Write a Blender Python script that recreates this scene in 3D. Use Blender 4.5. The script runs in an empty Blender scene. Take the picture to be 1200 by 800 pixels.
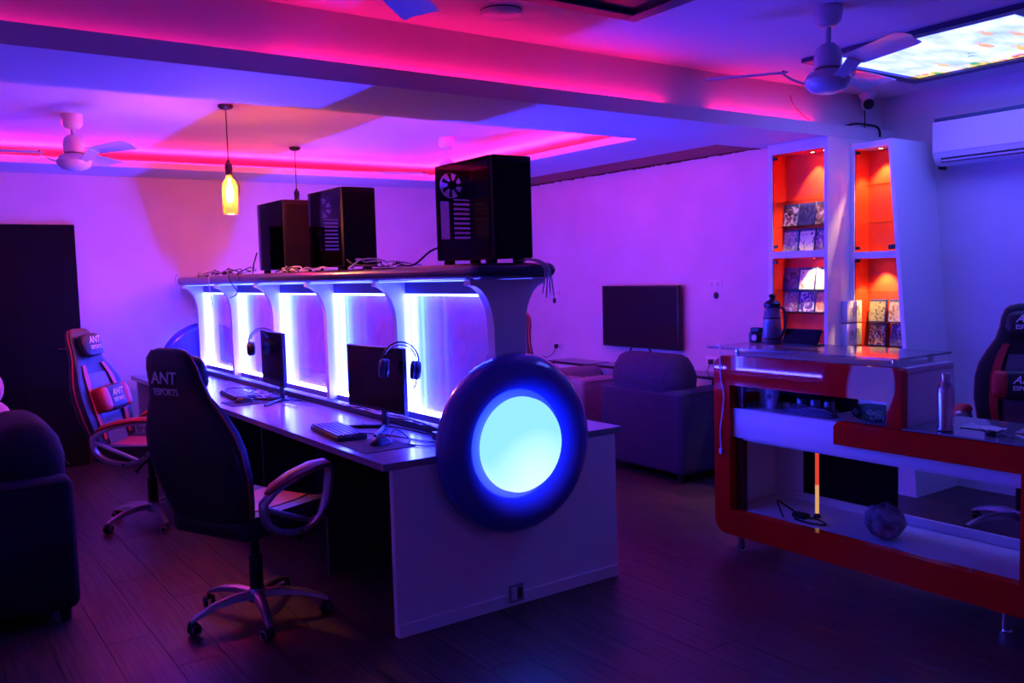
import bpy, bmesh, math, random
from mathutils import Vector, Matrix, Euler
random.seed(7)
PI = math.pi
S = bpy.context.scene
COL = S.collection

# ------------------------------------------------------------------ camera, world, exposure
def set_camera():
    yaw, pitch, roll = map(math.radians, (35.09, 4.36, -1.561))
    f = Vector((math.sin(yaw)*math.cos(pitch), math.cos(yaw)*math.cos(pitch), -math.sin(pitch)))
    r = Vector((math.cos(yaw), -math.sin(yaw), 0)); u = r.cross(f)
    r2 = r*math.cos(roll)+u*math.sin(roll); u2 = -r*math.sin(roll)+u*math.cos(roll)
    cd = bpy.data.cameras.new('camera'); cd.sensor_width = 36; cd.sensor_fit = 'HORIZONTAL'
    cd.lens = 1031.3/1200*36; cd.clip_start = .05
    c = bpy.data.objects.new('camera', cd); COL.objects.link(c)
    m = Matrix((r2, u2, -f)).transposed().to_4x4(); m.translation = Vector((-1.656, -3.246, 1.518))
    c.matrix_world = m; S.camera = c
set_camera()
w = bpy.data.worlds.new('world'); S.world = w; w.use_nodes = True
w.node_tree.nodes['Background'].inputs[0].default_value = (.02, .015, .05, 1)
w.node_tree.nodes['Background'].inputs[1].default_value = .2
vs = S.view_settings
vs.view_transform = 'Standard'; vs.look = 'None'; vs.gamma = 1; vs.use_curve_mapping = False
vs.exposure = 0.0

LED_BLUE = (.055, .05, 1.0)
K_STRIP = 1.0       # overall console LED level
K_COVE = 1.0        # red cove LED level

# ------------------------------------------------------------------ materials
MATS = {}
def mat(name, col=(.8, .8, .8), rough=.5, metal=0, spec=.5, emit=None, es=0, noise=0, nscale=8, bump=0, bscale=60,
        coat=0, trans=0, ior=1.45, alpha=1):
    if name in MATS: return MATS[name]
    m = bpy.data.materials.new(name); m.use_nodes = True
    nt = m.node_tree; b = nt.nodes['Principled BSDF']
    b.inputs['Base Color'].default_value = (*col, 1); b.inputs['Roughness'].default_value = rough
    b.inputs['Metallic'].default_value = metal; b.inputs['Specular IOR Level'].default_value = spec
    b.inputs['Coat Weight'].default_value = coat; b.inputs['Coat Roughness'].default_value = .06
    b.inputs['Transmission Weight'].default_value = trans; b.inputs['IOR'].default_value = ior
    b.inputs['Alpha'].default_value = alpha
    if emit: b.inputs['Emission Color'].default_value = (*emit, 1); b.inputs['Emission Strength'].default_value = es
    if noise or bump:
        tc = nt.nodes.new('ShaderNodeTexCoord')
    if noise:
        n = nt.nodes.new('ShaderNodeTexNoise'); n.inputs['Scale'].default_value = nscale; n.inputs['Detail'].default_value = 6
        nt.links.new(tc.outputs['Object'], n.inputs['Vector'])
        r = nt.nodes.new('ShaderNodeValToRGB')
        r.color_ramp.elements[0].position = .3; r.color_ramp.elements[1].position = .7
        r.color_ramp.elements[0].color = (*[max(0, c*(1-noise)) for c in col], 1)
        r.color_ramp.elements[1].color = (*[min(1, c*(1+noise)) for c in col], 1)
        nt.links.new(n.outputs['Fac'], r.inputs['Fac']); nt.links.new(r.outputs['Color'], b.inputs['Base Color'])
    if bump:
        n2 = nt.nodes.new('ShaderNodeTexNoise'); n2.inputs['Scale'].default_value = bscale; n2.inputs['Detail'].default_value = 4
        nt.links.new(tc.outputs['Object'], n2.inputs['Vector'])
        bp = nt.nodes.new('ShaderNodeBump'); bp.inputs['Strength'].default_value = bump; bp.inputs['Distance'].default_value = .01
        nt.links.new(n2.outputs['Fac'], bp.inputs['Height']); nt.links.new(bp.outputs['Normal'], b.inputs['Normal'])
    MATS[name] = m
    return m
def emis(name, col, s):
    if name in MATS: return MATS[name]
    m = bpy.data.materials.new(name); m.use_nodes = True; nt = m.node_tree
    nt.nodes.remove(nt.nodes['Principled BSDF'])
    e = nt.nodes.new('ShaderNodeEmission'); e.inputs[0].default_value = (*col, 1); e.inputs[1].default_value = s
    nt.links.new(e.outputs[0], nt.nodes['Material Output'].inputs[0]); MATS[name] = m
    return m
def glassy(name, tint=(.9, .93, .95), refl=.12, rough=.02):
    """thin sheet glass: mostly see-through with a mirror share"""
    if name in MATS: return MATS[name]
    m = bpy.data.materials.new(name); m.use_nodes = True; nt = m.node_tree
    nt.nodes.remove(nt.nodes['Principled BSDF'])
    t = nt.nodes.new('ShaderNodeBsdfTransparent'); t.inputs[0].default_value = (*tint, 1)
    g = nt.nodes.new('ShaderNodeBsdfGlossy'); g.inputs['Roughness'].default_value = rough
    fr = nt.nodes.new('ShaderNodeLayerWeight'); fr.inputs['Blend'].default_value = refl
    mx = nt.nodes.new('ShaderNodeMixShader')
    nt.links.new(fr.outputs['Fresnel'], mx.inputs[0]); nt.links.new(t.outputs[0], mx.inputs[1]); nt.links.new(g.outputs[0], mx.inputs[2])
    nt.links.new(mx.outputs[0], nt.nodes['Material Output'].inputs[0]); MATS[name] = m
    return m

WALL = mat('plaster_wall', (.64, .62, .64), .7, noise=.06, nscale=2.5, bump=.12, bscale=25)
CEIL = mat('ceiling_paint', (.64, .62, .64), .75, bump=.03, bscale=40)
WHITE = mat('white_laminate', (.82, .82, .84), .35)
CREAM = mat('cream_paint', (.75, .72, .68), .6)
BLACK = mat('black_plastic', (.012, .012, .014), .4)
BLACKM = mat('black_matte', (.006, .006, .007), .85, spec=.15)
CASEB = mat('tower_black', (.006, .006, .008), .5, spec=.15)
FABRICD = mat('sofa_fabric_dark', (.016, .015, .02), .9, spec=.2, noise=.2, nscale=60, bump=.25, bscale=300)
CABLE = mat('black_cable', (.012, .012, .014), .55)
CABLEW = mat('pale_cable', (.6, .6, .62), .5)
DARKM = mat('dark_steel', (.05, .05, .055), .35, metal=.9)
SILVER = mat('silver_plastic', (.42, .42, .45), .32, metal=.75)
STEEL = mat('brushed_steel', (.62, .63, .66), .22, metal=1)
CHROME = mat('chrome', (.75, .75, .78), .1, metal=1)
LEATHER = mat('black_leatherette', (.016, .015, .018), .45, bump=.15, bscale=220)
REDL = mat('red_leatherette', (.42, .018, .02), .45, bump=.12, bscale=220)
BLUEGREYL = mat('grey_leatherette', (.10, .10, .12), .4, bump=.1, bscale=220)
FABRIC = mat('sofa_fabric', (.038, .036, .075), .85, spec=.2, noise=.2, nscale=60, bump=.25, bscale=300)
FABRIC2 = mat('sofa_fabric_grey', (.19, .18, .23), .85, spec=.2, noise=.12, nscale=60, bump=.25, bscale=300)
PINK = mat('pink_plush', (.62, .25, .27), .95, noise=.15, nscale=40, bump=.5, bscale=120)
RED = mat('red_gloss_laminate', (.62, .010, .008), .03, spec=.35)
REDIN = mat('orange_red_laminate', (.85, .055, .02), .45, spec=.25)
FANW = mat('fan_enamel', (.62, .60, .66), .25, coat=.4)
BEZEL = mat('navy_gloss', (.045, .06, .42), .2, coat=.7)
SHELFM = mat('dark_gloss_edge', (.035, .03, .05), .25, coat=.4)
PRINT = mat('white_print', (.75, .75, .78), .5)
WOODR = mat('red_brown_wood', (.22, .045, .02), .5, noise=.35, nscale=5)
SKIRT = mat('dark_skirting', (.03, .018, .014), .5)
DESKTOP = mat('grey_desktop', (.26, .25, .29), .2, noise=.05, nscale=30)
DESKDARK = mat('dark_panel', (.03, .028, .035), .6)
PLASTICW = mat('white_plastic', (.72, .72, .74), .3)
GLASS = glassy('clear_glass')
GLASSD = glassy('tinted_glass', (.55, .5, .62), .08)
GLASSC = glassy('cabinet_glass', (.92, .92, .95), .06)
PAPER = mat('paper', (.75, .75, .76), .8)
FOIL = mat('clear_wrap', (.55, .56, .60), .25, metal=0, alpha=.75, bump=.8, bscale=22)

def wood_floor():
    m = bpy.data.materials.new('wood_laminate_plank'); m.use_nodes = True; nt = m.node_tree; b = nt.nodes['Principled BSDF']
    tc = nt.nodes.new('ShaderNodeTexCoord'); oi = nt.nodes.new('ShaderNodeObjectInfo')
    mp = nt.nodes.new('ShaderNodeMapping'); mp.inputs['Scale'].default_value = (34, 1.1, 1)
    ad = nt.nodes.new('ShaderNodeVectorMath'); ad.operation = 'ADD'
    mu = nt.nodes.new('ShaderNodeVectorMath'); mu.operation = 'SCALE'; mu.inputs['Scale'].default_value = 37
    nt.links.new(oi.outputs['Location'], mu.inputs[0]); nt.links.new(tc.outputs['Object'], ad.inputs[0])
    nt.links.new(oi.outputs['Random'], mu.inputs['Scale'])
    nt.links.new(mu.outputs[0], ad.inputs[1]); nt.links.new(ad.outputs[0], mp.inputs['Vector'])
    n = nt.nodes.new('ShaderNodeTexNoise'); n.inputs['Scale'].default_value = 2.2; n.inputs['Detail'].default_value = 7; n.inputs['Distortion'].default_value = .8
    nt.links.new(mp.outputs[0], n.inputs['Vector'])
    r = nt.nodes.new('ShaderNodeValToRGB'); e = r.color_ramp.elements
    e[0].position = .35; e[0].color = (.014, .008, .008, 1); e[1].position = .64; e[1].color = (.075, .045, .043, 1)
    nt.links.new(n.outputs['Fac'], r.inputs['Fac'])
    hs = nt.nodes.new('ShaderNodeHueSaturation')
    mr = nt.nodes.new('ShaderNodeMapRange'); mr.inputs['To Min'].default_value = .88; mr.inputs['To Max'].default_value = 1.1
    nt.links.new(oi.outputs['Random'], mr.inputs['Value']); nt.links.new(mr.outputs[0], hs.inputs['Value'])
    nt.links.new(r.outputs['Color'], hs.inputs['Color']); nt.links.new(hs.outputs[0], b.inputs['Base Color'])
    b.inputs['Roughness'].default_value = .42
    bp = nt.nodes.new('ShaderNodeBump'); bp.inputs['Strength'].default_value = .12; bp.inputs['Distance'].default_value = .004
    nt.links.new(n.outputs['Fac'], bp.inputs['Height']); nt.links.new(bp.outputs['Normal'], b.inputs['Normal'])
    return m
PLANK = wood_floor()

# ------------------------------------------------------------------ mesh builder
class MB:
    def __init__(s): s.v = []; s.f = []; s.sm = []
    def add(s, V, F, M=None, smooth=False):
        o = len(s.v)
        for p in V:
            p = Vector(p); s.v.append(tuple(M @ p) if M else tuple(p))
        for q in F: s.f.append(tuple(i+o for i in q)); s.sm.append(smooth)
        return s
    def box(s, a, b, bev=0, seg=2, M=None):
        lo = [min(x, y) for x, y in zip(a, b)]; hi = [max(x, y) for x, y in zip(a, b)]
        bm = bmesh.new(); bmesh.ops.create_cube(bm, size=1)
        for v in bm.verts:
            v.co = Vector([(lo[i]+hi[i])/2+v.co[i]*(hi[i]-lo[i]) for i in range(3)])
        if bev:
            bmesh.ops.bevel(bm, geom=list(bm.edges), offset=bev, segments=seg, profile=.5, affect='EDGES')
        bm.verts.index_update()
        s.add([v.co.copy() for v in bm.verts], [[v.index for v in f.verts] for f in bm.faces], M, bool(bev)); bm.free()
        return s
    def cyl(s, p0, p1, r0, r1=None, n=16, cap=True, M=None):
        r1 = r0 if r1 is None else r1
        return s.tube([p0, p1], [r0, r1], n, cap, M=M)
    def tube(s, path, r, n=8, cap=True, closed=False, M=None):
        P = [Vector(p) for p in path]; m = len(P)
        R = r if isinstance(r, (list, tuple)) else [r]*m
        V = []; F = []; prev = None
        for i in range(m):
            if closed: t = P[(i+1) % m]-P[i-1]
            else: t = P[min(i+1, m-1)]-P[max(i-1, 0)]
            t = t.normalized() if t.length > 1e-9 else Vector((0, 0, 1))
            if prev is None:
                a = Vector((0, 0, 1)) if abs(t.z) < .9 else Vector((1, 0, 0)); u = t.cross(a).normalized()
            else:
                u = (prev-t*prev.dot(t)); u = u.normalized() if u.length > 1e-6 else t.orthogonal().normalized()
            prev = u; w_ = t.cross(u)
            for k in range(n):
                a = 2*PI*k/n; V.append(P[i]+(u*math.cos(a)+w_*math.sin(a))*R[i])
        for i in range(m if closed else m-1):
            j = (i+1) % m
            for k in range(n):
                F.append((i*n+k, i*n+(k+1) % n, j*n+(k+1) % n, j*n+k))
        s.add(V, F, M, True)
        if cap and not closed:
            o = len(V)
            s.add([V[k] for k in range(n)], [tuple(range(n))[::-1]], M); s.add([V[o-n+k] for k in range(n)], [tuple(range(n))], M)
        return s
    def lathe(s, prof, n=32, M=None, smooth=True):
        V = []; F = []
        for r, z in prof:
            for k in range(n):
                a = 2*PI*k/n; V.append((r*math.cos(a), r*math.sin(a), z))
        for i in range(len(prof)-1):
            for k in range(n): F.append((i*n+k, i*n+(k+1) % n, (i+1)*n+(k+1) % n, (i+1)*n+k))
        return s.add(V, F, M, smooth)
    def prism(s, poly, ax, a, b, M=None, smooth=False):
        # poly in the two remaining axes (cyclic order x,y / y,z / x,z)
        def P(p, t): return {'x': (t, p[0], p[1]), 'y': (p[0], t, p[1]), 'z': (p[0], p[1], t)}[ax]
        n = len(poly); V = [P(p, a) for p in poly]+[P(p, b) for p in poly]
        F = [(k, (k+1) % n, n+(k+1) % n, n+k) for k in range(n)]
        s.add(V, F, M, smooth); s.add(V, [tuple(range(n))[::-1], tuple(range(n, 2*n))], M)
        return s
    def superell(s, c, rad, e1=.5, e2=.5, nu=20, nv=12, M=None):
        sg = lambda x, e: math.copysign(abs(x)**e, x)
        V = []; F = []
        for j in range(nv+1):
            v = -PI/2+PI*j/nv
            for i in range(nu):
                u = 2*PI*i/nu
                V.append((c[0]+rad[0]*sg(math.cos(v), e1)*sg(math.cos(u), e2), c[1]+rad[1]*sg(math.cos(v), e1)*sg(math.sin(u), e2), c[2]+rad[2]*sg(math.sin(v), e1)))
        for j in range(nv):
            for i in range(nu): F.append((j*nu+i, j*nu+(i+1) % nu, (j+1)*nu+(i+1) % nu, (j+1)*nu+i))
        return s.add(V, F, M, True)
    def loft(s, rings, cap=True, M=None, smooth=True):
        n = len(rings[0]); V = [p for r in rings for p in r]; F = []
        for i in range(len(rings)-1):
            for k in range(n): F.append((i*n+k, i*n+(k+1) % n, (i+1)*n+(k+1) % n, (i+1)*n+k))
        if cap: F += [tuple(range(n))[::-1], tuple(range(len(V)-n, len(V)))]
        return s.add(V, F, M, smooth)
    def build(s, name, m, parent=None, loc=None, rot=None, fix=True):
        me = bpy.data.meshes.new(name); me.from_pydata(s.v, [], s.f)
        me.polygons.foreach_set('use_smooth', s.sm)
        if fix:
            bm = bmesh.new(); bm.from_mesh(me); bmesh.ops.remove_doubles(bm, verts=bm.verts, dist=1e-5)
            bmesh.ops.recalc_face_normals(bm, faces=bm.faces); bm.to_mesh(me); bm.free()
        me.update()
        try: me.set_sharp_from_angle(angle=math.radians(42))
        except Exception: pass
        me.materials.append(m)
        o = bpy.data.objects.new(name, me); COL.objects.link(o)
        if parent: o.parent = parent
        if loc: o.location = loc
        if rot: o.rotation_euler = rot
        return o
def BOX(name, a, b, m, parent=None, bev=0, seg=2): return MB().box(a, b, bev, seg).build(name, m, parent)
def tag(o, label, cat, group=None):
    o['label'] = label; o['category'] = cat
    if group: o['group'] = group
    return o
def thing(name, label, cat, loc=(0, 0, 0), rz=0, group=None):
    o = bpy.data.objects.new(name, None); COL.objects.link(o); o.empty_display_size = .1
    o.location = loc; o.rotation_euler = (0, 0, rz)
    return tag(o, label, cat, group)
def struct(o): o['kind'] = 'structure'; return o
def dup(root, loc, rz=None, label=None):
    r = root.copy(); COL.objects.link(r); r.location = loc
    if rz is not None: r.rotation_euler = (0, 0, rz)
    if label: r['label'] = label
    for ch in list(root.children):
        c = ch.copy(); COL.objects.link(c); c.parent = r
        for g in list(ch.children):
            d = g.copy(); COL.objects.link(d); d.parent = c
    return r
def text(name, body, size, m, parent, M, shear=0, ext=.0015, sx=1):
    cu = bpy.data.curves.new(name, 'FONT'); cu.body = body; cu.size = size; cu.extrude = ext; cu.shear = shear
    cu.align_x = 'CENTER'; cu.align_y = 'CENTER'; cu.offset = size*.012
    t = bpy.data.objects.new(name, cu); COL.objects.link(t)
    me = bpy.data.meshes.new_from_object(t); bpy.data.objects.remove(t)
    me.transform(M @ Matrix.Diagonal((sx, 1, 1, 1))); me.materials.clear(); me.materials.append(m)
    o = bpy.data.objects.new(name, me); COL.objects.link(o); o.parent = parent
    return o
def arc(c, r, a0, a1, n, plane='xz', y=0):
    out = []
    for i in range(n+1):
        a = math.radians(a0+(a1-a0)*i/n); p = (c[0]+r*math.cos(a), c[1]+r*math.sin(a))
        out.append(p)
    return out
def smooth_path(pts, n=6):
    P = [Vector(p) for p in pts]; out = []
    for i in range(len(P)-1):
        p0 = P[max(i-1, 0)]; p1 = P[i]; p2 = P[i+1]; p3 = P[min(i+2, len(P)-1)]
        for k in range(n):
            t = k/n
            out.append(.5*((2*p1)+(-p0+p2)*t+(2*p0-5*p1+4*p2-p3)*t*t+(-p0+3*p1-3*p2+p3)*t**3))
    out.append(P[-1]); return out

# ------------------------------------------------------------------ room shell
XL, XR, YF, YB = -3.0, 4.2, -4.6, 4.95
Z_NEAR, Z_TRAY, Z_SOF, Z_BEAM = 2.69, 2.60, 2.45, 2.37
def room():
    fl = struct(BOX('floor', (XL, YF, -.10), (XR, YB, -.012), PLANK))
    me = MB().box((-.0944, -.6054, -.012), (.0944, .6054, 0), .0008, 1).build('plank', PLANK, fl)
    first = True; pw = .19; pl = 1.212
    col = 0; x = -2.15
    while x < XR-.02:
        y = -1.7-(col % 3)*.404
        while y < YB-.02:
            y0 = max(y, -2.2); y1 = min(y+pl, YB); xx1 = min(x+pw, XR)
            if y1-y0 > .05:
                if first: o = me; first = False
                else: o = me.copy(); COL.objects.link(o)
                o.parent = fl
                o.location = ((x+xx1)/2, (y0+y1)/2, 0); o.scale = ((xx1-x)/pw, (y1-y0)/pl, 1)
            y += pl
        x += pw; col += 1
    struct(BOX('wall_back', (XL-.1, YB, -.1), (XR+.1, YB+.1, 2.8), WALL))
    struct(BOX('wall_right', (XR, YF-.1, -.1), (XR+.1, YB, 2.8), WALL))
    struct(BOX('wall_left', (XL-.1, YF-.1, -.1), (XL, YB, 2.8), WALL))
    struct(BOX('wall_front', (XL, YF-.1, -.1), (XR, YF, 2.8), WALL))
    struct(BOX('baseboard_back', (XL, YB-.015, 0), (XR, YB, .20), SKIRT))
    struct(BOX('baseboard_right', (XR-.015, .9, 0), (XR, YB-.015, .12), SKIRT))
    # ceilings
    ce = struct(BOX('ceiling', (XL, YF, Z_NEAR), (XR, .44, Z_NEAR+.08), CEIL))
    tr = struct(BOX('ceiling_tray', (XL, .90, Z_TRAY), (XR, YB, Z_TRAY+.08), CEIL))
    bm = MB().prism([(.345, Z_BEAM), (.95, Z_BEAM), (.95, 2.8), (.43, 2.8), (.43, 2.44), (.375, 2.44), (.375, 2.452), (.345, 2.452)], 'x', XL, XR)
    be = struct(bm.build('ceiling_beam', CEIL))
    sf = struct(MB().box((XL, .95, Z_SOF), (3.5, 1.40, 2.50)).build('ceiling_soffit', CEIL))
    struct(BOX('ceiling_soffit', (2.74, 1.40, Z_SOF), (3.5, 4.30, 2.50), CEIL))
    struct(BOX('ceiling_soffit', (XL, 4.30, Z_SOF), (3.5, YB, 2.50), CEIL))
    struct(BOX('ceiling_soffit', (XL, 1.40, Z_SOF), (-2.5, 4.30, 2.50), CEIL))
    # wooden board filling between soffit and right wall
    tw = struct(BOX('trim_1', (3.5, .95, 2.49), (XR, YB, 2.55), WOODR))
    # broken plaster lip at the top of the right wall
    lip = MB(); y = .95
    while y < YB-.05:
        d = random.uniform(.02, .07); h = random.uniform(.006, .016)
        lip.box((XR-.012, y, 2.49-h), (XR, min(y+d, YB), 2.49)); y += d
    struct(lip.build('trim_2', SKIRT))
room()

# LED strips of the ceiling coves, plus two added red wall washes
COVE = emis('cove_led_red', (1.0, .008, .13), 300*K_COVE)
COVEB = emis('beam_led_red', (1.0, .006, .18), 27*K_COVE)
def cove_strip(a, b, m, label):
    return tag(BOX('led_strip', a, b, m), label, 'led strip', 'red LED strips of the ceiling coves')
cove_strip((-2.4, 4.36, 2.501), (3.3, 4.374, 2.508), COVE, 'pink LED strip hidden in the ceiling cove along the back wall')
cove_strip((2.81, 1.5, 2.501), (2.824, 4.3, 2.508), COVE, 'pink LED strip hidden in the ceiling cove along the television wall')
cove_strip((3.5005, 1.0, 2.458), (3.505, 4.9, 2.476), emis('added_wall_wash', (1.0, .012, .16), 18*K_COVE), 'added unseen red LED strip on the soffit edge, reddening the television wall')  # added strip, out of view, to redden the television wall
cove_strip((-.6, 1.4005, 2.462), (2.7, 1.405, 2.480), emis('added_back_wash', (1.0, .010, .13), 190*K_COVE), 'added unseen red LED strip on the near tray lip, reddening the back wall')  # extra strip hidden behind the lip, added to redden the back wall
cove_strip((-2.9, .394, 2.4405), (-.3, .408, 2.447), emis('beam_led_dim', (1.0, .006, .22), 9*K_COVE), 'dim purple-red LED strip on the beam ledge above the dark armchair')
cove_strip((-.28, .394, 2.4405), (2.02, .408, 2.447), COVEB, 'bright red LED strip lying on the beam ledge above the desk end')
cove_strip((2.42, .394, 2.4405), (3.40, .408, 2.447), COVEB, 'short red LED strip on the beam ledge next to the display column')

# door (black) on back wall
def door():
    d = struct(BOX('door_1', (-1.30, YB-.05, .0), (-.366, YB-.001, 2.03), BLACKM, bev=.004, seg=1))
    f = MB().box((-1.22, -.058+YB, .30), (-.80, YB-.05, 1.85)).build('door_glass', mat('door_glass', (.003, .003, .005), .5, spec=.1), d)
    h = MB().cyl((-.45, YB-.05, 1.0), (-.45, YB-.09, 1.0), .012).cyl((-.45, YB-.088, 1.0), (-.55, YB-.088, 1.0), .009).build('door_handle', DARKM, d)
door()

# ------------------------------------------------------------------ display columns with game cases
SPOT_E = emis('halogen_spot', (1.0, .55, .22), 30)
def spotlamp(parent, x, y, z, tx, ty, en=26.0, col=(1, .55, .22)):
    MB().lathe([(.0, -.002), (.016, -.002), (.020, -.006), (.024, -.001), (.024, 0), (0, 0)], 16, Matrix.Translation((x, y, z))).build('spot_ring', CHROME, parent)
    b = MB().lathe([(0, -.0045), (.013, -.0045), (.013, -.003), (0, -.003)], 12, Matrix.Translation((x, y, z))).build('spot_bulb', SPOT_E, parent)
    l = bpy.data.lights.new('spot_light', 'SPOT'); l.energy = en; l.color = col; l.spot_size = math.radians(80); l.spot_blend = .5
    l.shadow_soft_size = .01
    o = bpy.data.objects.new('spot_light', l); COL.objects.link(o); o.parent = parent; o.location = (x, y, z-.012)
    o.rotation_euler = (Vector((tx, ty, 0))-Vector((x, y, z))).to_track_quat('-Z', 'Y').to_euler()

def column_left():
    t = thing('display_column', 'white display column with orange-red lit niches and three game cases to a shelf', 'display shelf', (3.8, .6, 0))
    x0, x1, y0, y1 = 3.45, XR-.001, .345, .83
    off = Vector((-3.8, -.6, 0))
    def B(n, a, b, m, **k):
        a = Vector(a)+off; b = Vector(b)+off
        return BOX(n, a, b, m, t, **k)
    iy0, iy1 = .372, .795
    B('side_panel', (x0, y0, 0), (x1, iy0, Z_BEAM-.001), CREAM)
    B('side_panel', (x0, iy1, 0), (x1, y1, Z_BEAM-.001), WHITE)
    B('top_panel', (x0, iy0, 2.30), (x1, iy1, Z_BEAM-.001), WHITE)
    B('middle_panel', (x0, iy0, 1.58), (3.60, iy1, 1.625), WHITE)
    B('plinth', (x0, iy0, 0), (x1, iy1, .62), WHITE)
    B('back_panel', (3.60, iy0, .62), (x1, iy1, 2.30), REDIN)
    for a, b in ((.62, 1.58), (1.625, 2.30)):
        B('niche_side', (x0+.012, iy1-.006, a), (3.60, iy1, b), REDIN)
        B('niche_side', (x0+.012, iy0, a), (3.60, iy0+.006, b), REDIN)
        B('niche_top', (x0+.012, iy0+.006, b-.006), (3.60, iy1-.006, b), REDIN)
    for z in (1.97, 1.80, 1.355, 1.20, 1.07):
        s = B('glass_shelf', (x0+.03, iy0+.007, z-.008), (3.599, iy1-.007, z), GLASS)
    B('glass_door', (x0+.002, iy0+.004, 1.63), (x0+.007, iy1-.004, 2.295), GLASSC)
    B('glass_door', (x0+.002, iy0+.004, .63), (x0+.007, iy1-.004, 1.575), GLASSC)
    for z in (2.27, 1.66, 1.55, .66):
        B('hinge', (x0-.004, iy1-.04, z-.01), (x0+.012, iy1-.012, z+.01), DARKM)
    for z in (2.294, 1.574):
        spotlamp(t, 3.53-3.8, .52-.6, z, 3.59-3.8, .52-.6); spotlamp(t, 3.53-3.8, .42-.6, z, 3.59-3.8, .42-.6)
    return t
column_left()

def column_right():
    t = thing('display_column', 'narrow tapered display column with glowing orange niches against the air conditioner wall', 'display shelf', (3.95, .2, 0))
    o = Vector((-3.95, -.2, 0)); x0, x1 = 3.70, XR-.001
    yt, yb = .044, -.145   # slanted outer edge, top (2.33) and floor
    ys = lambda z: yb+(yt-yb)*z/2.33
    def pr(n, poly, a, b, m):   # poly in y,z extruded along x
        return MB().prism([(p[0]+o.y, p[1]) for p in poly], 'x', a+o.x, b+o.x).build(n, m, t)
    def B(n, a, b, m): return BOX(n, Vector(a)+o, Vector(b)+o, m, t)
    th = .028
    pr('slanted_side', [(ys(0), 0), (ys(2.33), 2.33), (ys(2.33)+th, 2.33), (ys(0)+th, 0)], x0, x1, WHITE)
    B('side_panel', (x0, .315, 0), (x1, .344, 2.33), WHITE)
    pr('top_panel', [(ys(2.29)+th, 2.29), (ys(2.33)+th, 2.33), (.315, 2.33), (.315, 2.29)], x0, x1, WHITE)
    pr('middle_panel', [(ys(1.56)+th, 1.56), (ys(1.605)+th, 1.605), (.315, 1.605), (.315, 1.56)], x0, 3.86, WHITE)
    pr('plinth', [(ys(0)+th, 0), (ys(.62)+th, .62), (.315, .62), (.315, 0)], x0, x1, WHITE)
    pr('back_panel', [(ys(.62)+th, .62), (ys(2.29)+th, 2.29), (.315, 2.29), (.315, .62)], 3.86, x1, REDIN)
    for a, b in ((.62, 1.56), (1.605, 2.29)):
        B('niche_side', (x0+.012, .309, a), (3.86, .315, b), REDIN)
        pr('niche_side', [(ys(a)+th, a), (ys(b)+th, b), (ys(b)+th+.006, b), (ys(a)+th+.006, a)], x0+.012, 3.86, REDIN)
    for z in (2.05, 1.80, 1.335, 1.13, .97):
        pr('glass_shelf', [(ys(z)+th+.008, z-.008), (ys(z)+th+.008, z), (.308, z), (.308, z-.008)], x0+.03, 3.859, GLASS)
    for a, b in ((.63, 1.555), (1.61, 2.285)):
        pr('glass_door', [(ys(a)+th+.003, a), (ys(b)+th+.003, b), (.312, b), (.312, a)], x0+.002, x0+.007, GLASSC)
    for z in (2.265, 1.63, 1.545): B('hinge', (x0-.004, .275, z-.01), (x0+.012, .303, z+.01), DARKM)
    B('door_lock', (x0-.02, ys(1.63)+.03, 1.615), (x0+.004, ys(1.63)+.065, 1.645), BLACK)
    for z in (2.289, 1.559): spotlamp(t, 3.78-3.95, .17-.2, z, 3.845-3.95, .19-.2, 42, (1, .60, .16))
    l = None
    return t
column_right()

def cover_mat(i, c1, c2, c3):
    m = bpy.data.materials.new('case_cover_%d' % i); m.use_nodes = True; nt = m.node_tree; b = nt.nodes['Principled BSDF']
    tc = nt.nodes.new('ShaderNodeTexCoord')
    mp = nt.nodes.new('ShaderNodeMapping'); mp.inputs['Location'].default_value = (i*3.1, i*1.7, i)
    nt.links.new(tc.outputs['Object'], mp.inputs[0])
    n = nt.nodes.new('ShaderNodeTexNoise'); n.inputs['Scale'].default_value = 24; n.inputs['Detail'].default_value = 5; n.inputs['Distortion'].default_value = 1.5
    nt.links.new(mp.outputs[0], n.inputs['Vector'])
    r = nt.nodes.new('ShaderNodeValToRGB'); e = r.color_ramp.elements
    e[0].position = .38; e[0].color = (*c1, 1); e[1].position = .62; e[1].color = (*c3, 1)
    k = e.new(.5); k.color = (*c2, 1)
    nt.links.new(n.outputs['Fac'], r.inputs[0]); nt.links.new(r.outputs[0], b.inputs['Base Color']); b.inputs['Roughness'].default_value = .25
    return m
CASEN = [0]
def game_case(x, y, z, label, cols, w_=.128, h=.158, lean=.16):
    CASEN[0] += 1
    t = thing('game_case', label, 'game case', (x, y, z), 0, 'game cases in the display columns')
    M = Matrix.Rotation(lean, 4, 'Y')      # leans back toward +x
    MB().box((0, -w_/2, 0), (.014, w_/2, h), .002, 1, M).build('case_shell', cols[3] if len(cols) > 3 else mat('case_blue', (.03, .05, .25), .3), t)
    MB().box((-.0012, -w_/2+.006, .004), (0, w_/2-.004, h*.88), 0, 1, M).build('cover_print', cover_mat(CASEN[0], *cols[:3]), t)
    MB().box((-.0012, -w_/2+.006, h*.885), (0, w_/2-.004, h-.004), 0, 1, M).build('title_band', mat('case_band', (.05, .06, .16), .3), t)
D = (.02, .02, .05); Lq = (.55, .5, .5); Bq = (.10, .14, .40)
YS = (.722, .588, .454)
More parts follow.
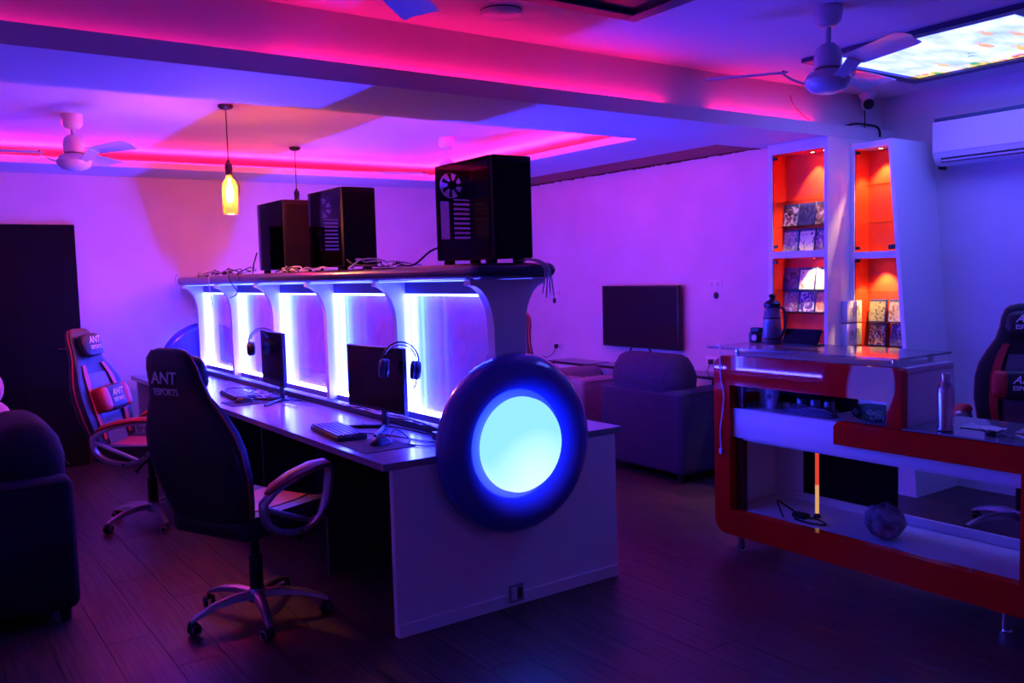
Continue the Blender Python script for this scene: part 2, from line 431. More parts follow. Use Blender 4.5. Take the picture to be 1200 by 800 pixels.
rows = [
 (1.80, 'top glass shelf of the wide column', [('dark grey game case with pale figures', (D, (.12, .1, .12), Lq)), ('plain navy game case', ((.02, .02, .07), (.03, .03, .1), (.06, .06, .16))), ('brown and grey game case', (D, (.2, .12, .1), Lq))]),
 (1.625, 'floor of upper niche, wide column', [('blue game case with a pale bird shape', (Bq, (.25, .3, .5), Lq)), ('white game case with a dark figure', ((.7, .66, .66), (.75, .7, .7), (.05, .03, .06))), ('violet and blue game case', ((.05, .04, .2), (.2, .12, .4), Lq))]),
 (1.355, 'higher glass shelf, wide column lower niche', [('dim dark violet game case', (D, (.06, .05, .12), (.14, .12, .2))), ('bright cream and yellow game case', ((.8, .7, .5), (.85, .75, .6), (.35, .2, .1))), ('pale pink game case', ((.5, .3, .3), (.6, .4, .35), (.3, .12, .15)))]),
 (1.20, 'lower glass shelf, wide column lower niche', [('pinkish game case with crowded figures', ((.4, .2, .25), (.2, .1, .2), Lq)), ('violet game case with a white winged emblem', ((.06, .05, .25), (.1, .08, .35), (.7, .65, .7))), ('orange and brown game case', ((.6, .35, .2), (.3, .12, .1), (.65, .5, .4)))]),
]
for z, where, cs in rows:
    for (nm, cols), y in zip(cs, YS):
        game_case(3.55, y, z, nm+', '+where, cols)
for z, cs in ((1.13, [('olive game case with two figures on the middle shelf of the narrow column', ((.35, .3, .15), (.5, .45, .25), (.08, .07, .05))), ('brown and cream game case on the middle shelf of the narrow column', ((.3, .15, .1), (.6, .5, .4), (.25, .2, .2)))]),
              (.97, [('dark red game case with a bright centre on the bottom shelf of the narrow column', ((.1, .03, .05), (.3, .08, .06), (.75, .6, .5))), ('dim violet game case on the bottom shelf of the narrow column', ((.05, .04, .1), (.1, .08, .16), (.25, .2, .3)))])):
    for (nm, cols), y in zip(cs, (.215, .07 if z > 1.1 else .055)):
        game_case(3.805, y, z, nm, cols, .125, .155)

def white_boxes():
    for k, (z0, lab) in enumerate(((1.13, 'white controller box with grey print, upper of two on the cream column'), (.975, 'white controller box with grey print, lower of two on the cream column'))):
        t = thing('controller_box', lab, 'box', (3.68, .345, z0), 0, 'white boxes on the cream column')
        MB().box((-.085, -.05, 0), (.085, -.0005, .147), .006, 2).build('carton', PLASTICW, t)
        g = mat('grey_print', (.38, .37, .42), .5)
        m = MB()
        for i in range(2):
            c = -.03+.06*i
            m.superell((c, -.0505, .085+.012*i), (.024, .0012, .018), .6, .8, 14, 6)
            m.superell((c-.018, -.0505, .058+.012*i), (.009, .0012, .026), .8, .8, 10, 6); m.superell((c+.018, -.0505, .058+.012*i), (.009, .0012, .026), .8, .8, 10, 6)
        m.build('controller_print', g, t)
    # bracket under the lower box
white_boxes()

# ------------------------------------------------------------------ console desk
W, L = 1.235, 4.67
CXC = W/2
STRIP = emis('console_led', (.024, .034, 1.0), 165*K_STRIP)
STRIPB = emis('console_led_bottom', (.03, .028, 1.0), 540*K_STRIP)
NOSE = emis('nose_led', (.04, .06, 1.0), 14*K_STRIP)
def pane_mat():  # streaks painted as emission in place of repeated LED strip reflections
    m = bpy.data.materials.new('acrylic_painted_streaks'); m.use_nodes = True; nt = m.node_tree
    nt.nodes.remove(nt.nodes['Principled BSDF'])
    tc = nt.nodes.new('ShaderNodeTexCoord'); sp = nt.nodes.new('ShaderNodeSeparateXYZ')
    nt.links.new(tc.outputs['Object'], sp.inputs[0])
    # y: 0 at the LED strip edge, negative away from it
    def math_(op, a, b=None):
        n = nt.nodes.new('ShaderNodeMath'); n.operation = op
        for i, v in enumerate((a, b)):
            if v is None: continue
            if isinstance(v, (int, float)): n.inputs[i].default_value = v
            else: nt.links.new(v, n.inputs[i])
        return n.outputs[0]
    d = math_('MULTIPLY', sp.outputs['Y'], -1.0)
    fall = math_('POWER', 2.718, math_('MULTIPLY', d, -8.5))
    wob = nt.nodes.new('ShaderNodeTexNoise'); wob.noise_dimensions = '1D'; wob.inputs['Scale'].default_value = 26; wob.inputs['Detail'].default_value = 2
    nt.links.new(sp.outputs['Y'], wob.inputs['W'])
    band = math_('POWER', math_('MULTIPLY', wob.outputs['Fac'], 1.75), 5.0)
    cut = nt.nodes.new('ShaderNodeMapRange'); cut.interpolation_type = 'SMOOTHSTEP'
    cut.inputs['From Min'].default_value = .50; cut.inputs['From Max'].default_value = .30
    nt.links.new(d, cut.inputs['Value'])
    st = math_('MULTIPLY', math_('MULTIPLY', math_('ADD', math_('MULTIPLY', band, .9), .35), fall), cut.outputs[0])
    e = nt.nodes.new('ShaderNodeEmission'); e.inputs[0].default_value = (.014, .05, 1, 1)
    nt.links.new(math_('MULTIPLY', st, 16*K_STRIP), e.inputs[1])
    tr = nt.nodes.new('ShaderNodeBsdfTransparent'); tr.inputs[0].default_value = (.95, .82, .97, 1)
    df = nt.nodes.new('ShaderNodeBsdfTranslucent'); df.inputs[0].default_value = (.7, .7, .8, 1)
    gl = nt.nodes.new('ShaderNodeBsdfGlossy'); gl.inputs['Roughness'].default_value = .12
    cl = nt.nodes.new('ShaderNodeTexNoise'); cl.inputs['Scale'].default_value = 4.5; cl.inputs['Detail'].default_value = 6; cl.inputs['Distortion'].default_value = 2.5
    nt.links.new(tc.outputs['Object'], cl.inputs['Vector'])
    m1 = nt.nodes.new('ShaderNodeMixShader'); m2 = nt.nodes.new('ShaderNodeMixShader'); ad = nt.nodes.new('ShaderNodeAddShader')
    nt.links.new(math_('MULTIPLY', cl.outputs['Fac'], .42), m1.inputs[0])
    nt.links.new(tr.outputs[0], m1.inputs[1]); nt.links.new(df.outputs[0], m1.inputs[2])
    m2.inputs[0].default_value = .14; nt.links.new(m1.outputs[0], m2.inputs[1]); nt.links.new(gl.outputs[0], m2.inputs[2])
    nt.links.new(m2.outputs[0], ad.inputs[0]); nt.links.new(e.outputs[0], ad.inputs[1])
    nt.links.new(ad.outputs[0], nt.nodes['Material Output'].inputs[0])
    return m
def console():
    t = thing('gaming_desk', 'long white double-sided gaming desk with five blue-lit divider bays and dark shelf', 'desk', (CXC, 0, 0))
    c = -CXC
    def B(n, a, b, m, p=t, **k): return BOX(n, (a[0]+c, a[1], a[2]), (b[0]+c, b[1], b[2]), m, p, **k)
    B('desktop', (-.042, 0, .718), (W+.042, L, .75), DESKTOP, bev=.002, seg=1)
    e1 = B('end_panel', (0, .002, .0), (W, .034, .7175), WHITE)
    B('base_strip', (0, -.006, .0), (W, .0018, .055), WHITE)
    B('end_panel', (0, L-.034, .0), (W, L-.002, .7175), WHITE)
    B('modesty_panel', (.42, .036, .02), (.44, L-.036, .7175), DESKDARK)
    B('modesty_panel', (W-.44, .036, .02), (W-.42, L-.036, .7175), DESKDARK)
    for k in range(1, 5):
        y = k*.925+.03
        B('partition', (.10, y-.012, 0), (.419, y+.012, .7175), DESKDARK); B('partition', (W-.419, y-.012, 0), (W-.10, y+.012, .7175), DESKDARK)
    # socket in the end panel
    sk = B('socket', (.565, -.0105, .018), (.645, -.0062, .098), mat('socket_grey', (.28, .27, .30), .4))
    B('socket_cover', (.575, -.0145, .028), (.605, -.0107, .088), PLASTICW, sk); B('socket_hole', (.612, -.0125, .035), (.635, -.0107, .08), BLACK, sk)
    # cable trough against divider
    for s in (-1, 1):
        B('cable_trough', (CXC+s*.09, .06, .7505), (CXC+s*.155, L-.06, .785), mat('trough', (.03, .028, .04), .45), bev=.004, seg=1)
    # fins
    prof = []
    hw, ht = .086, .205
    left = [(-hw, .751), (-hw, 1.27)]+[(-hw-(ht-hw)*(1-math.cos(a)), 1.27+.205*math.sin(a)) for a in [math.radians(x) for x in range(10, 91, 10)]]+[(-ht, 1.497)]
    right = [(-x, z) for x, z in reversed(left)]
    prof = left+right
    ys = [.012+k*.925 for k in range(6)]
    for k, y in enumerate(ys):
        MB().prism(prof, 'y', y-.010, y+(.035 if k else .045)).build('fin', WHITE, t)
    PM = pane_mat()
    for k in range(5):
        ya, yb = ys[k]+(.0455 if k == 0 else .0355), ys[k+1]-.0105
        fm = mat('bay_frame', (.16, .15, .22), .4)
        MB().box((-.03, ya, 1.43), (.03, yb, 1.497)).build('top_rail', fm, t)
        MB().box((-.035, ya, .751), (.035, yb, .80)).build('bottom_rail', fm, t)
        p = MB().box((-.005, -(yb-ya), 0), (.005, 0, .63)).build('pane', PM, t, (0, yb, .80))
        for s in (-1, 1):
            B('led_strip', (CXC+s*.018, ya, .8005), (CXC+s*.030, yb, .808), STRIPB, t)
            B('led_strip', (CXC+s*.018, ya, 1.420), (CXC+s*.030, yb, 1.4295), STRIP, t)
            B('led_strip', (CXC+s*.012, yb-.008, .809), (CXC+s*.030, yb-.0005, 1.419), STRIP, t)
    # shelf with bullnose edge
    r = .036; zc = 1.534
    hx = .225-r
    pr = [(-hx+r*math.cos(a), zc+r*math.sin(a)) for a in [math.radians(x) for x in range(90, 271, 15)]]+[(hx+r*math.cos(a), zc+r*math.sin(a)) for a in [math.radians(x) for x in range(-90, 91, 15)]]
    sh = MB(); rings = []
    for y, k in ((-.075, .25), (-.070, .55), (-.058, .8), (-.04, .95), (-.02, 1), (L+.05, 1), (L+.07, .95), (L+.085, .7), (L+.09, .3)):
        rings.append([(x*(1 if abs(x) < hx else 1)-(0 if k == 1 else math.copysign((1-k)*r*.9, x)), y, zc+(z-zc)*k) for x, z in pr])
    sh.loft(rings).build('shelf', SHELFM, t)
    for s in (-1, 1): B('nose_led', (CXC+s*.170, .07, 1.4935), (CXC+s*.182, L-.05, 1.4975), NOSE, t)
console()

# ------------------------------------------------------------------ round porthole lamps at both ends
def porthole_mat():
    m = bpy.data.materials.new('porthole_glow'); m.use_nodes = True; nt = m.node_tree
    nt.nodes.remove(nt.nodes['Principled BSDF'])
    tc = nt.nodes.new('ShaderNodeTexCoord')
    v = nt.nodes.new('ShaderNodeVectorMath'); v.operation = 'DISTANCE'; v.inputs[1].default_value = (.02, 0, -.13)
    nt.links.new(tc.outputs['Object'], v.inputs[0])
    r = nt.nodes.new('ShaderNodeValToRGB'); e = r.color_ramp.elements
    e[0].position = .08; e[0].color = (.07, .10, 1, 1); e[1].position = .27; e[1].color = (.022, .058, 1, 1)
    nt.links.new(v.outputs['Value'], r.inputs[0])
    em = nt.nodes.new('ShaderNodeEmission'); em.inputs[1].default_value = 15.0
    nt.links.new(r.outputs[0], em.inputs[0]); nt.links.new(em.outputs[0], nt.nodes['Material Output'].inputs[0])
    return m
def portholes():
    t = thing('round_lamp', 'round glossy navy porthole lamp glowing cyan-white on the desk end panel', 'lamp', (.595, -.0005, .762))
    prof = [(.36, -.001), (.395, .012), (.408, .035), (.402, .07), (.382, .10), (.352, .120), (.318, .124), (.285, .118), (.25, .102), (.22, .085), (.214, .08)]
    M = Matrix.Rotation(PI/2, 4, 'X')
    MB().lathe(prof, 64, M).lathe([(.36, -.001), (0, -.001)], 64, M).build('bezel', BEZEL, t)
    MB().lathe([(.2135, .078), (.212, .105), (.20, .128), (.17, .148), (.12, .162), (.06, .169), (0, .171)], 48, M).build('diffuser', porthole_mat(), t)
    dup(t, (.60, L-.001, .762), PI, 'round glossy navy porthole lamp on the far desk end facing the back wall')
portholes()

# ------------------------------------------------------------------ PC towers
def tower(loc, label):
    w_, d, h = .21, .47, .455; z0 = .022
    t = thing('computer_tower', label, 'computer', loc, 0, 'black computer towers on the desk shelf')
    th = .006
    sh = MB().box((-w_/2, 0, z0), (w_/2, d, z0+th)).box((-w_/2, 0, z0+h-.012), (w_/2, d, z0+h)).box((w_/2-th, 0, z0+th), (w_/2, d, z0+h-.012))
    sh.box((-w_/2+.008, .03, z0+th), (w_/2-th, d-.002, z0+.095))                                 # power supply shroud
    sh.box((-w_/2, .0, z0+th), (-w_/2+.012, .012, z0+h-.012)).box((-w_/2, d-.012, z0+th), (-w_/2+.012, d, z0+h-.012))
    sh.build('case_body', CASEB, t)
    fp = MB().box((-w_/2, -.03, z0-.004), (w_/2, 0, z0+h), .008, 2).build('front_panel', CASEB, t)
    MB().box((-w_/2+.012, -.0318, z0+.02), (w_/2-.012, -.0302, z0+h-.03)).build('front_mesh', BLACKM, fp)
    MB().box((-w_/2-.004, .004, z0+.004), (-w_/2-.0005, d-.003, z0+h-.004)).build('side_glass', GLASSD, t)
    # rear wall with fan opening, port opening and slots
    xr0, xr1 = -w_/2+.012, w_/2-th; za, zb = z0+.095, z0+h-.012
    fr, fx, fz = .062, -.022, zb-.075
    re = MB(); y0, y1 = d-.004, d
    n = 40; ring = []; V = []; F = []
    sq = .066
    for k in range(n):
        a = 2*PI*k/n; ca, sa = math.cos(a), math.sin(a); q = sq/max(abs(ca), abs(sa))
        V += [(fx+fr*ca, y0, fz+fr*sa), (fx+q*ca, y0, fz+q*sa)]
    for k in range(n): j = (k+1) % n; F.append((2*k, 2*k+1, 2*j+1, 2*j))
    re.add(V, F)
    re.box((xr0, y0, fz+sq), (xr1, y1, zb)).box((xr0, y0, fz-sq), (fx-sq, y1, fz+sq)).box((fx+sq, y0, fz-sq), (xr1, y1, fz+sq))
    zi = fz-sq; iow = .05
    re.box((xr0, y0, za), (xr0+.010, y1, zi)).box((xr0+.010+iow, y0, za), (xr0+.085, y1, zi)).box((xr0+.010, y0, za), (xr0+.010+iow, y1, za+.01)).box((xr0+.010, y0, zi-.012), (xr0+.010+iow, y1, zi))
    k = 0; z = za
    while z < zi-.006:
        re.box((xr0+.085, y0, z), (xr1-.012, y1, z+.0125)); z += .0235
    re.box((xr1-.012, y0, za), (xr1, y1, zi))
    re.build('rear_panel', CASEB, t)
    fb = MB()
    for k in range(7):
        a = 2*PI*k/7
        P = []
        for rr, da in ((.02, -.28), (.058, -.12), (.060, .22), (.02, .16)):
            P.append((fx+rr*math.cos(a+da), d-.02, fz+rr*math.sin(a+da)))
        fb.add(P+[(p[0], p[1]+.004, p[2]) for p in P], [(0, 1, 2, 3), (7, 6, 5, 4), (0, 4, 5, 1), (1, 5, 6, 2), (2, 6, 7, 3), (3, 7, 4, 0)])
    fb.cyl((fx, d-.028, fz), (fx, d-.01, fz), .022, n=20)
    fb.build('rear_fan', BLACKM, t)
    for sx in (-1, 1):
        for y in (.045, d-.06): MB().box((sx*.075-.018, y-.025, 0), (sx*.075+.018, y+.025, z0), .004, 1).build('foot', BLACKM, t)
    MB().superell((-.02, -.0315, z0+.035), (.022, .0012, .009), .8, .8, 14, 6).build('emblem', PRINT, fp) if label.find('middle') >= 0 else None
    return t
tower((.645, .02, 1.5705), 'black computer tower with glass side at the shelf end above the round lamp')
tower((.60, 1.50, 1.5705), 'black computer tower with silver emblem, middle one on the desk shelf')
tower((.585, 2.38, 1.5705), 'black computer tower under the farther hanging lamp')

# ------------------------------------------------------------------ monitors, keyboards, mice, headsets
SCREEN = mat('black_screen', (.004, .004, .010), .14, spec=.25)
def monitor(loc, rz, label, w_=.55, h=.325, zc=.262):
    t = thing('monitor', label, 'monitor', loc, rz, 'monitors on the desk')   # local -x is the screen side
    MB().box((-.012, -w_/2, zc-h/2), (.012, w_/2, zc+h/2), .003, 1).build('housing', BLACK, t)
    MB().box((-.0135, -w_/2+.006, zc-h/2+.018), (-.0121, w_/2-.006, zc+h/2-.006)).build('screen', SCREEN, t)
    MB().box((.0121, -.11, zc-.08), (.035, .11, zc+.08), .006, 1).build('back_housing', BLACK, t)
    MB().box((.0355, -.022, .012), (.055, .022, zc+.02), .004, 1).build('stand_neck', BLACK, t)
    for s in (-1, 1):
        MB().tube([(.045, 0, .009), (-.13, s*.19, .007)], [.012, .007], 8).build('stand_leg', BLACK, t)
    return t
monitor((.33, .79, .7505), math.radians(4), 'black monitor with a headset on its corner next to the round lamp')
monitor((.31, 2.20, .7505), math.radians(-2), 'black monitor beside the farther keyboard with a headset on its far corner', .42, .34, .275)

def headset(M, label):
    t = tag(bpy.data.objects.new('headset', None), label, 'headset', 'gaming headsets hung on monitors'); COL.objects.link(t); t.matrix_world = M
    # local: band arc in xz plane, top at z=.11, cups at the two ends
    for off in (-.006, .010):
        MB().tube([(.088*math.cos(math.radians(a)), off, .02+.092*math.sin(math.radians(a))) for a in range(-5, 186, 8)], .0035, 8).build('band_wire', BLACK, t)
    MB().loft([[( (.075+dx)*math.cos(math.radians(a)), y, (.02+(.076+dx)*math.sin(math.radians(a)))) for dx, y in ((0, -.014), (0, .018), (.005, .018), (.005, -.014))] for a in range(18, 163, 12)]).build('head_strap', LEATHER, t)
    for s in (-1, 1):
        MM = Matrix.Translation((s*.082, 0, -.02)) @ Matrix.Rotation(PI/2, 4, 'Y')
        MB().lathe([(0, -.018), (.034, -.018), (.045, -.010), (.047, .006), (.040, .017), (.02, .02), (0, .02)], 28, MM).build('ear_cup', BLACK, t)
        MB().lathe([(.022, -.006*s-.012*s), (.040, -.030*s*1), (.047, -.020*s), (.043, -.008*s)], 24, MM).build('ear_pad', LEATHER, t)
    MB().tube(smooth_path([(.082, -.01, -.06), (.080, -.03, -.085), (.070, -.05, -.10)]), .003, 6).build('microphone', BLACK, t)
    return t
headset(Matrix.Translation((.335, .535, 1.095)) @ Matrix.Rotation(math.radians(-24), 4, 'Z') @ Matrix.Rotation(math.radians(6), 4, 'Y'), 'black gaming headset hung over the corner of the monitor near the round lamp')
headset(Matrix.Translation((.315, 2.40, 1.10)) @ Matrix.Rotation(math.radians(-24), 4, 'Z'), 'black gaming headset hung over the corner of the farther monitor')

def keyboard(loc, rz, label):
    t = thing('keyboard', label, 'keyboard', loc, rz, 'keyboards on the desk')   # long axis local y, front edge at -x
    MB().box((-.075, -.22, 0), (.075, .22, .022), .005, 2).build('key_base', BLACK, t)
    km = mat('keycap', (.10, .10, .12), .4)
    m = None; rowsn = 6
    for r in range(rowsn):
        x = -.060+r*.0235
        y = -.208
        while y < .195:
            wk = .0195 if not (r == 0 and -.10 < y < .02) else .118
            if y+wk > .212: break
            k = MB().box((x-.0095, y, .0222), (x+.0095, y+wk, .0222+.009), .0025, 1).build('key', km, t); y += wk+.0035
    return t
keyboard((.115, .80, .7505), math.radians(-6), 'black keyboard next to the mouse pad at the near desk seat')
keyboard((.20, 2.60, .7505), math.radians(-5), 'black keyboard in front of the farther monitor')
def mouse(loc, rz, label):
    t = thing('mouse', label, 'mouse', loc, rz, 'computer mice on the desk')
    rings = []
    for x, wd, hh in ((-.06, .012, .008), (-.052, .024, .02), (-.03, .031, .034), (0, .031, .038), (.03, .029, .030), (.052, .026, .018), (.06, .018, .008)):
        rings.append([(x, wd*math.cos(a), max(0, hh*math.sin(a))) for a in [PI*k/10 for k in range(11)]])
    MB().loft(rings).build('mouse_body', BLACK, t)
    MB().cyl((.03, -.004, .029), (.03, .004, .029), .010, n=14).build('scroll_wheel', DARKM, t)
    return t
mouse((.15, .40, .754), math.radians(20), 'black mouse on the mouse pad beside the near keyboard')
mouse((.14, 2.30, .754), math.radians(5), 'black mouse on the mouse pad beside the farther keyboard')
def pad(a, b, label):
    return tag(BOX('mouse_pad', a, b, mat('pad_cloth', (.02, .02, .03), .8), bev=.0012, seg=1), label, 'mouse pad', 'mouse pads on the desk')
pad((.0, .25, .7503), (.25, .56, .7535), 'dark cloth mouse pad next to the round lamp'); pad((.02, 2.16, .7503), (.26, 2.40, .7535), 'dark cloth mouse pad by the farther keyboard')

def cable(pts, r, m, label, name='cable', n=6, group=None):
    return tag(MB().tube(smooth_path(pts, n), r, 6).build(name, m), label, 'cable', group)
cable([(.19, .40, .757), (.26, .47, .80), (.30, .40, .757), (.24, .30, .756), (.30, .20, .754), (.42, .28, .754), (.45, .60, .754)], .0028, CABLE, 'thin black mouse cable looping over the pad near the round lamp')
cable([(.19, .72, .757), (.27, .62, .754), (.30, .50, .754), (.34, .30, .754), (.43, .16, .754), (.45, .40, .755)], .003, CABLE, 'black keyboard cable running behind the near mouse pad')
cable([(.37, 1.05, .754), (.33, .95, .754), (.36, .86, .754), (.42, .74, .754), (.44, .5, .754)], .0035, CABLE, 'black monitor cable lying behind the near monitor stand')
cable([(.22, 2.75, .756), (.30, 2.88, .754), (.24, 3.02, .754), (.34, 3.1, .754), (.43, 2.9, .754)], .0035, CABLE, 'black keyboard cable curling past the farther keyboard')
for k in range(6):
    y = 1.9+k*.17+random.uniform(-.05, .05); pts = [(random.uniform(.26, .44), y+random.uniform(-.2, .25), .7545+.004*k*(i % 2)) for i in range(6)]
    cable(pts, .003, CABLE if k % 3 else CABLEW, ('black' if k % 3 else 'pale grey')+' tangled thin cable around the foot of the farther monitor', group='tangled cables by the farther monitor')
for k in range(4):
    pts = [(.44+random.uniform(-.01, .012), .35+.24*i+.06*k, .790+.012*(i % 2)+random.uniform(0, .006)) for i in range(5)]
    cable(pts, .004, CABLEW if k % 2 else CABLE, ('pale grey' if k % 2 else 'black')+' cable lying along the trough behind the near monitor', group='cables in the divider trough')
# adapter box on the trough
tag(BOX('power_adapter', (.395, .18, .7503), (.455, .36, .785), BLACK, bev=.005), 'black power adapter box on the desk beside the round lamp', 'adapter')

# cables on top of shelf
zs = 1.571
def shelf_cable(k, y0, y1, x0=.43, x1=.54, m=CABLE, h=.05, r=.004):
    n = 7; pts = []
    for i in range(n):
        pts.append((random.uniform(x0, x1), y0+(y1-y0)*i/(n-1)+random.uniform(-.06, .06), zs+r+(random.uniform(.0, h) if i not in (0, n-1) else 0)))
    cable(pts, r, m, ('black' if m is CABLE else 'pale grey')+' loose cable piled on the shelf beyond the farthest tower' if y0 > 2.85 else ('black' if m is CABLE else 'pale grey')+' loose cable piled on the shelf between the towers', group='loose cables far along the shelf' if y0 > 2.85 else 'loose cables between the towers')
for k in range(7): shelf_cable(k, 2.9+.18*k, 3.5+.15*k, m=CABLE if k % 3 else CABLEW)
for k in range(5): shelf_cable(k, 2.00+.04*k, 2.36, .42, .47, CABLE if k % 2 else CABLEW, .035)
for k in range(4): shelf_cable(k, .60+.1*k, 1.2+.06*k, m=CABLE if k % 2 else CABLEW)
for k in range(3): shelf_cable(k, 1.50, 1.95, .41, .47, CABLEW, .02, .003)
cable([(.48, 2.9, 1.72), (.46, 2.92, 1.64), (.47, 2.99, 1.59), (.45, 3.06, 1.60)], .005, CABLE, 'thick black cable dropping from the back of the farthest tower')
cable([(.56, .50, 1.66), (.53, .55, 1.64), (.47, .60, 1.58), (.46, .70, 1.577), (.48, .80, 1.577)], .005, CABLE, 'thick black cable behind the tower above the round lamp')
cable([(.40, 3.6, 1.60), (.37, 3.65, 1.60), (.355, 3.66, 1.52), (.36, 3.64, 1.40), (.37, 3.65, 1.32)], .0035, CABLEW, 'pale cable hanging down in front of the far divider bay')
cable([(.40, 3.25, 1.60), (.375, 3.22, 1.60), (.36, 3.16, 1.53), (.39, 3.1, 1.44), (.40, 3.3, 1.40)], .004, CABLE, 'black cable loop drooping over the shelf edge')
for k in range(4):
    cable([(.68+.010*k, .03, 1.577), (.70+.012*k, -.05, 1.582), (.735+.010*k, -.10, 1.55), (.740+.012*k, -.105, 1.50), (.728+.022*k, -.10, 1.43-.02*(k % 2))], .0032, CABLEW, 'grey audio cable with jack plug hanging off the shelf end', group='audio cables off the shelf end')
cable([(.37, 4.60, 1.60), (.365, 4.65, 1.56), (.37, 4.64, 1.48), (.375, 4.63, 1.44)], .010, CABLEW, 'white plug hanging at the far end of the shelf')

# ------------------------------------------------------------------ gaming chairs
def gaming_chair(loc, rz, label, recline=14, lumbar=True, logo_back=True, top=1.0, insert=REDL, armm=REDL):
    t = thing('gaming_chair', label, 'chair', loc, rz, 'gaming chairs')
    # base: local forward +x
    hub = MB().lathe([(0, .075), (.038, .075), (.042, .09), (.040, .125), (.030, .135), (0, .135)], 20)
    hub.build('base_hub', SILVER, t)
    for k in range(5):
        a = 2*PI*k/5+.35; ca, sa = math.cos(a), math.sin(a)
        rings = []
        for r, z, wd, hh in ((.03, .108, .027, .020), (.12, .112, .025, .018), (.21, .100, .021, .015), (.28, .078, .017, .012), (.315, .062, .013, .009)):
            q = [(-wd, -hh*.7), (-wd*.8, hh*.6), (-wd*.3, hh), (wd*.3, hh), (wd*.8, hh*.6), (wd, -hh*.7)]
            rings.append([(r*ca-y*sa, r*sa+y*ca, z+zz) for y, zz in q])
        leg = MB().loft(rings).build('base_leg', SILVER, t)
        cx_, cy_ = .315*ca, .315*sa; th = a+1.9+k*.6; dx, dy = math.cos(th), math.sin(th)
        wx, wy = cx_+.018*dx, cy_+.018*dy
        ws = MB()
        for s in (-1, 1):
            ws.tube([(wx-dy*s*.008, wy+dx*s*.008, .028), (wx-dy*s*.014, wy+dx*s*.014, .028), (wx-dy*s*.024, wy+dx*s*.024, .028)], [.028, .028, .024], 18)
        ws.cyl((cx_, cy_, .03), (cx_, cy_, .062), .008, n=10)
        w_ = ws.build('caster', BLACK, t)
        for s in (-1, 1):
            MB().tube([(wx+dx*.019*math.cos(b)-dy*s*.0245, wy+dy*.019*math.cos(b)+dx*s*.0245, .028+.019*math.sin(b)) for b in [2*PI*j/16 for j in range(16)]], .0028, 6, closed=True).build('caster_ring', SILVER, w_)
    MB().cyl((0, 0, .13), (0, 0, .29), .030, n=18).cyl((0, 0, .29), (0, 0, .41), .020, n=18).build('gas_cylinder', BLACK, t)
    MB().box((-.12, -.09, .40), (.12, .09, .435), .01, 2).build('mechanism', BLACK, t)
    MB().tube([(.02, -.09, .415), (.03, -.20, .405), (.03, -.26, .385)], [.006, .006, .010], 8).build('lever', BLACK, t)
    # seat
    def seat_ring(x, wd, z0, z1, dip):
        pts = []
        for i in range(13):
            u = -1+2*i/12; pts.append((x, wd*u, z1-dip*(1-abs(u)**2.5)-(0.02 if abs(u) == 1 else 0)))
        pts += [(x, wd*.98, z0+.01), (x, wd*.9, z0), (x, -wd*.9, z0), (x, -wd*.98, z0+.01)]
        return pts
    MB().loft([seat_ring(-.26, .19, .45, .53, .015), seat_ring(-.24, .235, .436, .555, .03), seat_ring(-.10, .262, .436, .56, .045), seat_ring(.10, .265, .436, .56, .045),
               seat_ring(.21, .255, .438, .55, .03), seat_ring(.26, .235, .448, .525, .015), seat_ring(.275, .21, .465, .50, .006)]).build('seat', LEATHER, t)
    ins = [[(x, y, z) for x, z in ((-.22, .519), (-.05, .5205), (.12, .5225), (.22, .526), (.265, .507))] for y in (-.13, -.06, 0, .06, .13)]
    V = [(p[0], p[1], p[2]+.006-(0.004 if abs(p[1]) < .1 else 0)) for r in ins for p in r]
    MB().loft([[(x, y*wd, z+.004) for y, z in ((-.145, zz+.006), (-.07, zz), (.07, zz), (.145, zz+.006), (.145, zz-.012), (-.145, zz-.012))] for x, zz, wd in ((-.20, .524, .95), (-.05, .519, 1), (.12, .519, 1), (.20, .525, .95), (.262, .509, .8))]).build('seat_insert', insert, t)
    # backrest, built in its own plane (u across, v up) then tilted
    Mb = Matrix.Translation((-.22, 0, .50)) @ Matrix.Rotation(math.radians(-recline), 4, 'Y')
    outl = [(-.06, .20, .045), (0, .225, .06), (.10, .25, .075), (.22, .272, .088), (.34, .272, .088), (.42, .255, .082), (.50, .215, .07), (.57, .172, .062), (.64, .150, .06), (.70, .142, .056), (.745, .125, .05), (.77, .098, .038), (.78, .06, .02)]
    k = top
    rings = []
    for v, hw, d in outl:
        R = []
        n = 24
        for i in range(n):
            a = 2*PI*i/n; ca, sa = math.cos(a), math.sin(a)
            y = hw*math.copysign(abs(ca)**.45, ca)
            x = d*.62*math.copysign(abs(sa)**.6, sa)
            if sa > 0: x = x*.55+d*.65*max(0, abs(y)/hw-.45)**1.2*(1 if v < .55 else .45)   # front bolsters
            R.append((x, y, v*k))
        rings.append(R)
    MB().loft(rings, M=Mb).build('backrest', LEATHER, t)
    # coloured piping along bolsters and inserts on the front
    for s in (-1, 1):
        MB().tube([Mb @ Vector((d*.05, s*(hw+.001), v*k)) for v, hw, d in outl[:-1]], .005, 8).build('piping', REDL, t)
        MB().loft([[ (x+.002, s*y, v*k) for x, y in ((xa, ya), (xa, yb_), (xa+.006, yb_), (xa+.006, ya))] for v, ya, yb_, xa in ((.06, .135, .17, .032), (.2, .145, .19, .042), (.34, .145, .19, .042), (.46, .12, .165, .036), (.54, .095, .13, .026))], M=Mb).build('side_insert', insert, t)
    MB().loft([[(xa, y, v*k) for y in (-wd, wd)]+[(xa+.008, wd, v*k), (xa+.008, -wd, v*k)] for v, wd, xa in ((.02, .11, .026), (.2, .12, .030), (.36, .12, .030), (.48, .10, .026))], M=Mb).build('centre_insert', BLUEGREYL, t)
    # head pillow and lumbar pillow
    pz = .655*k
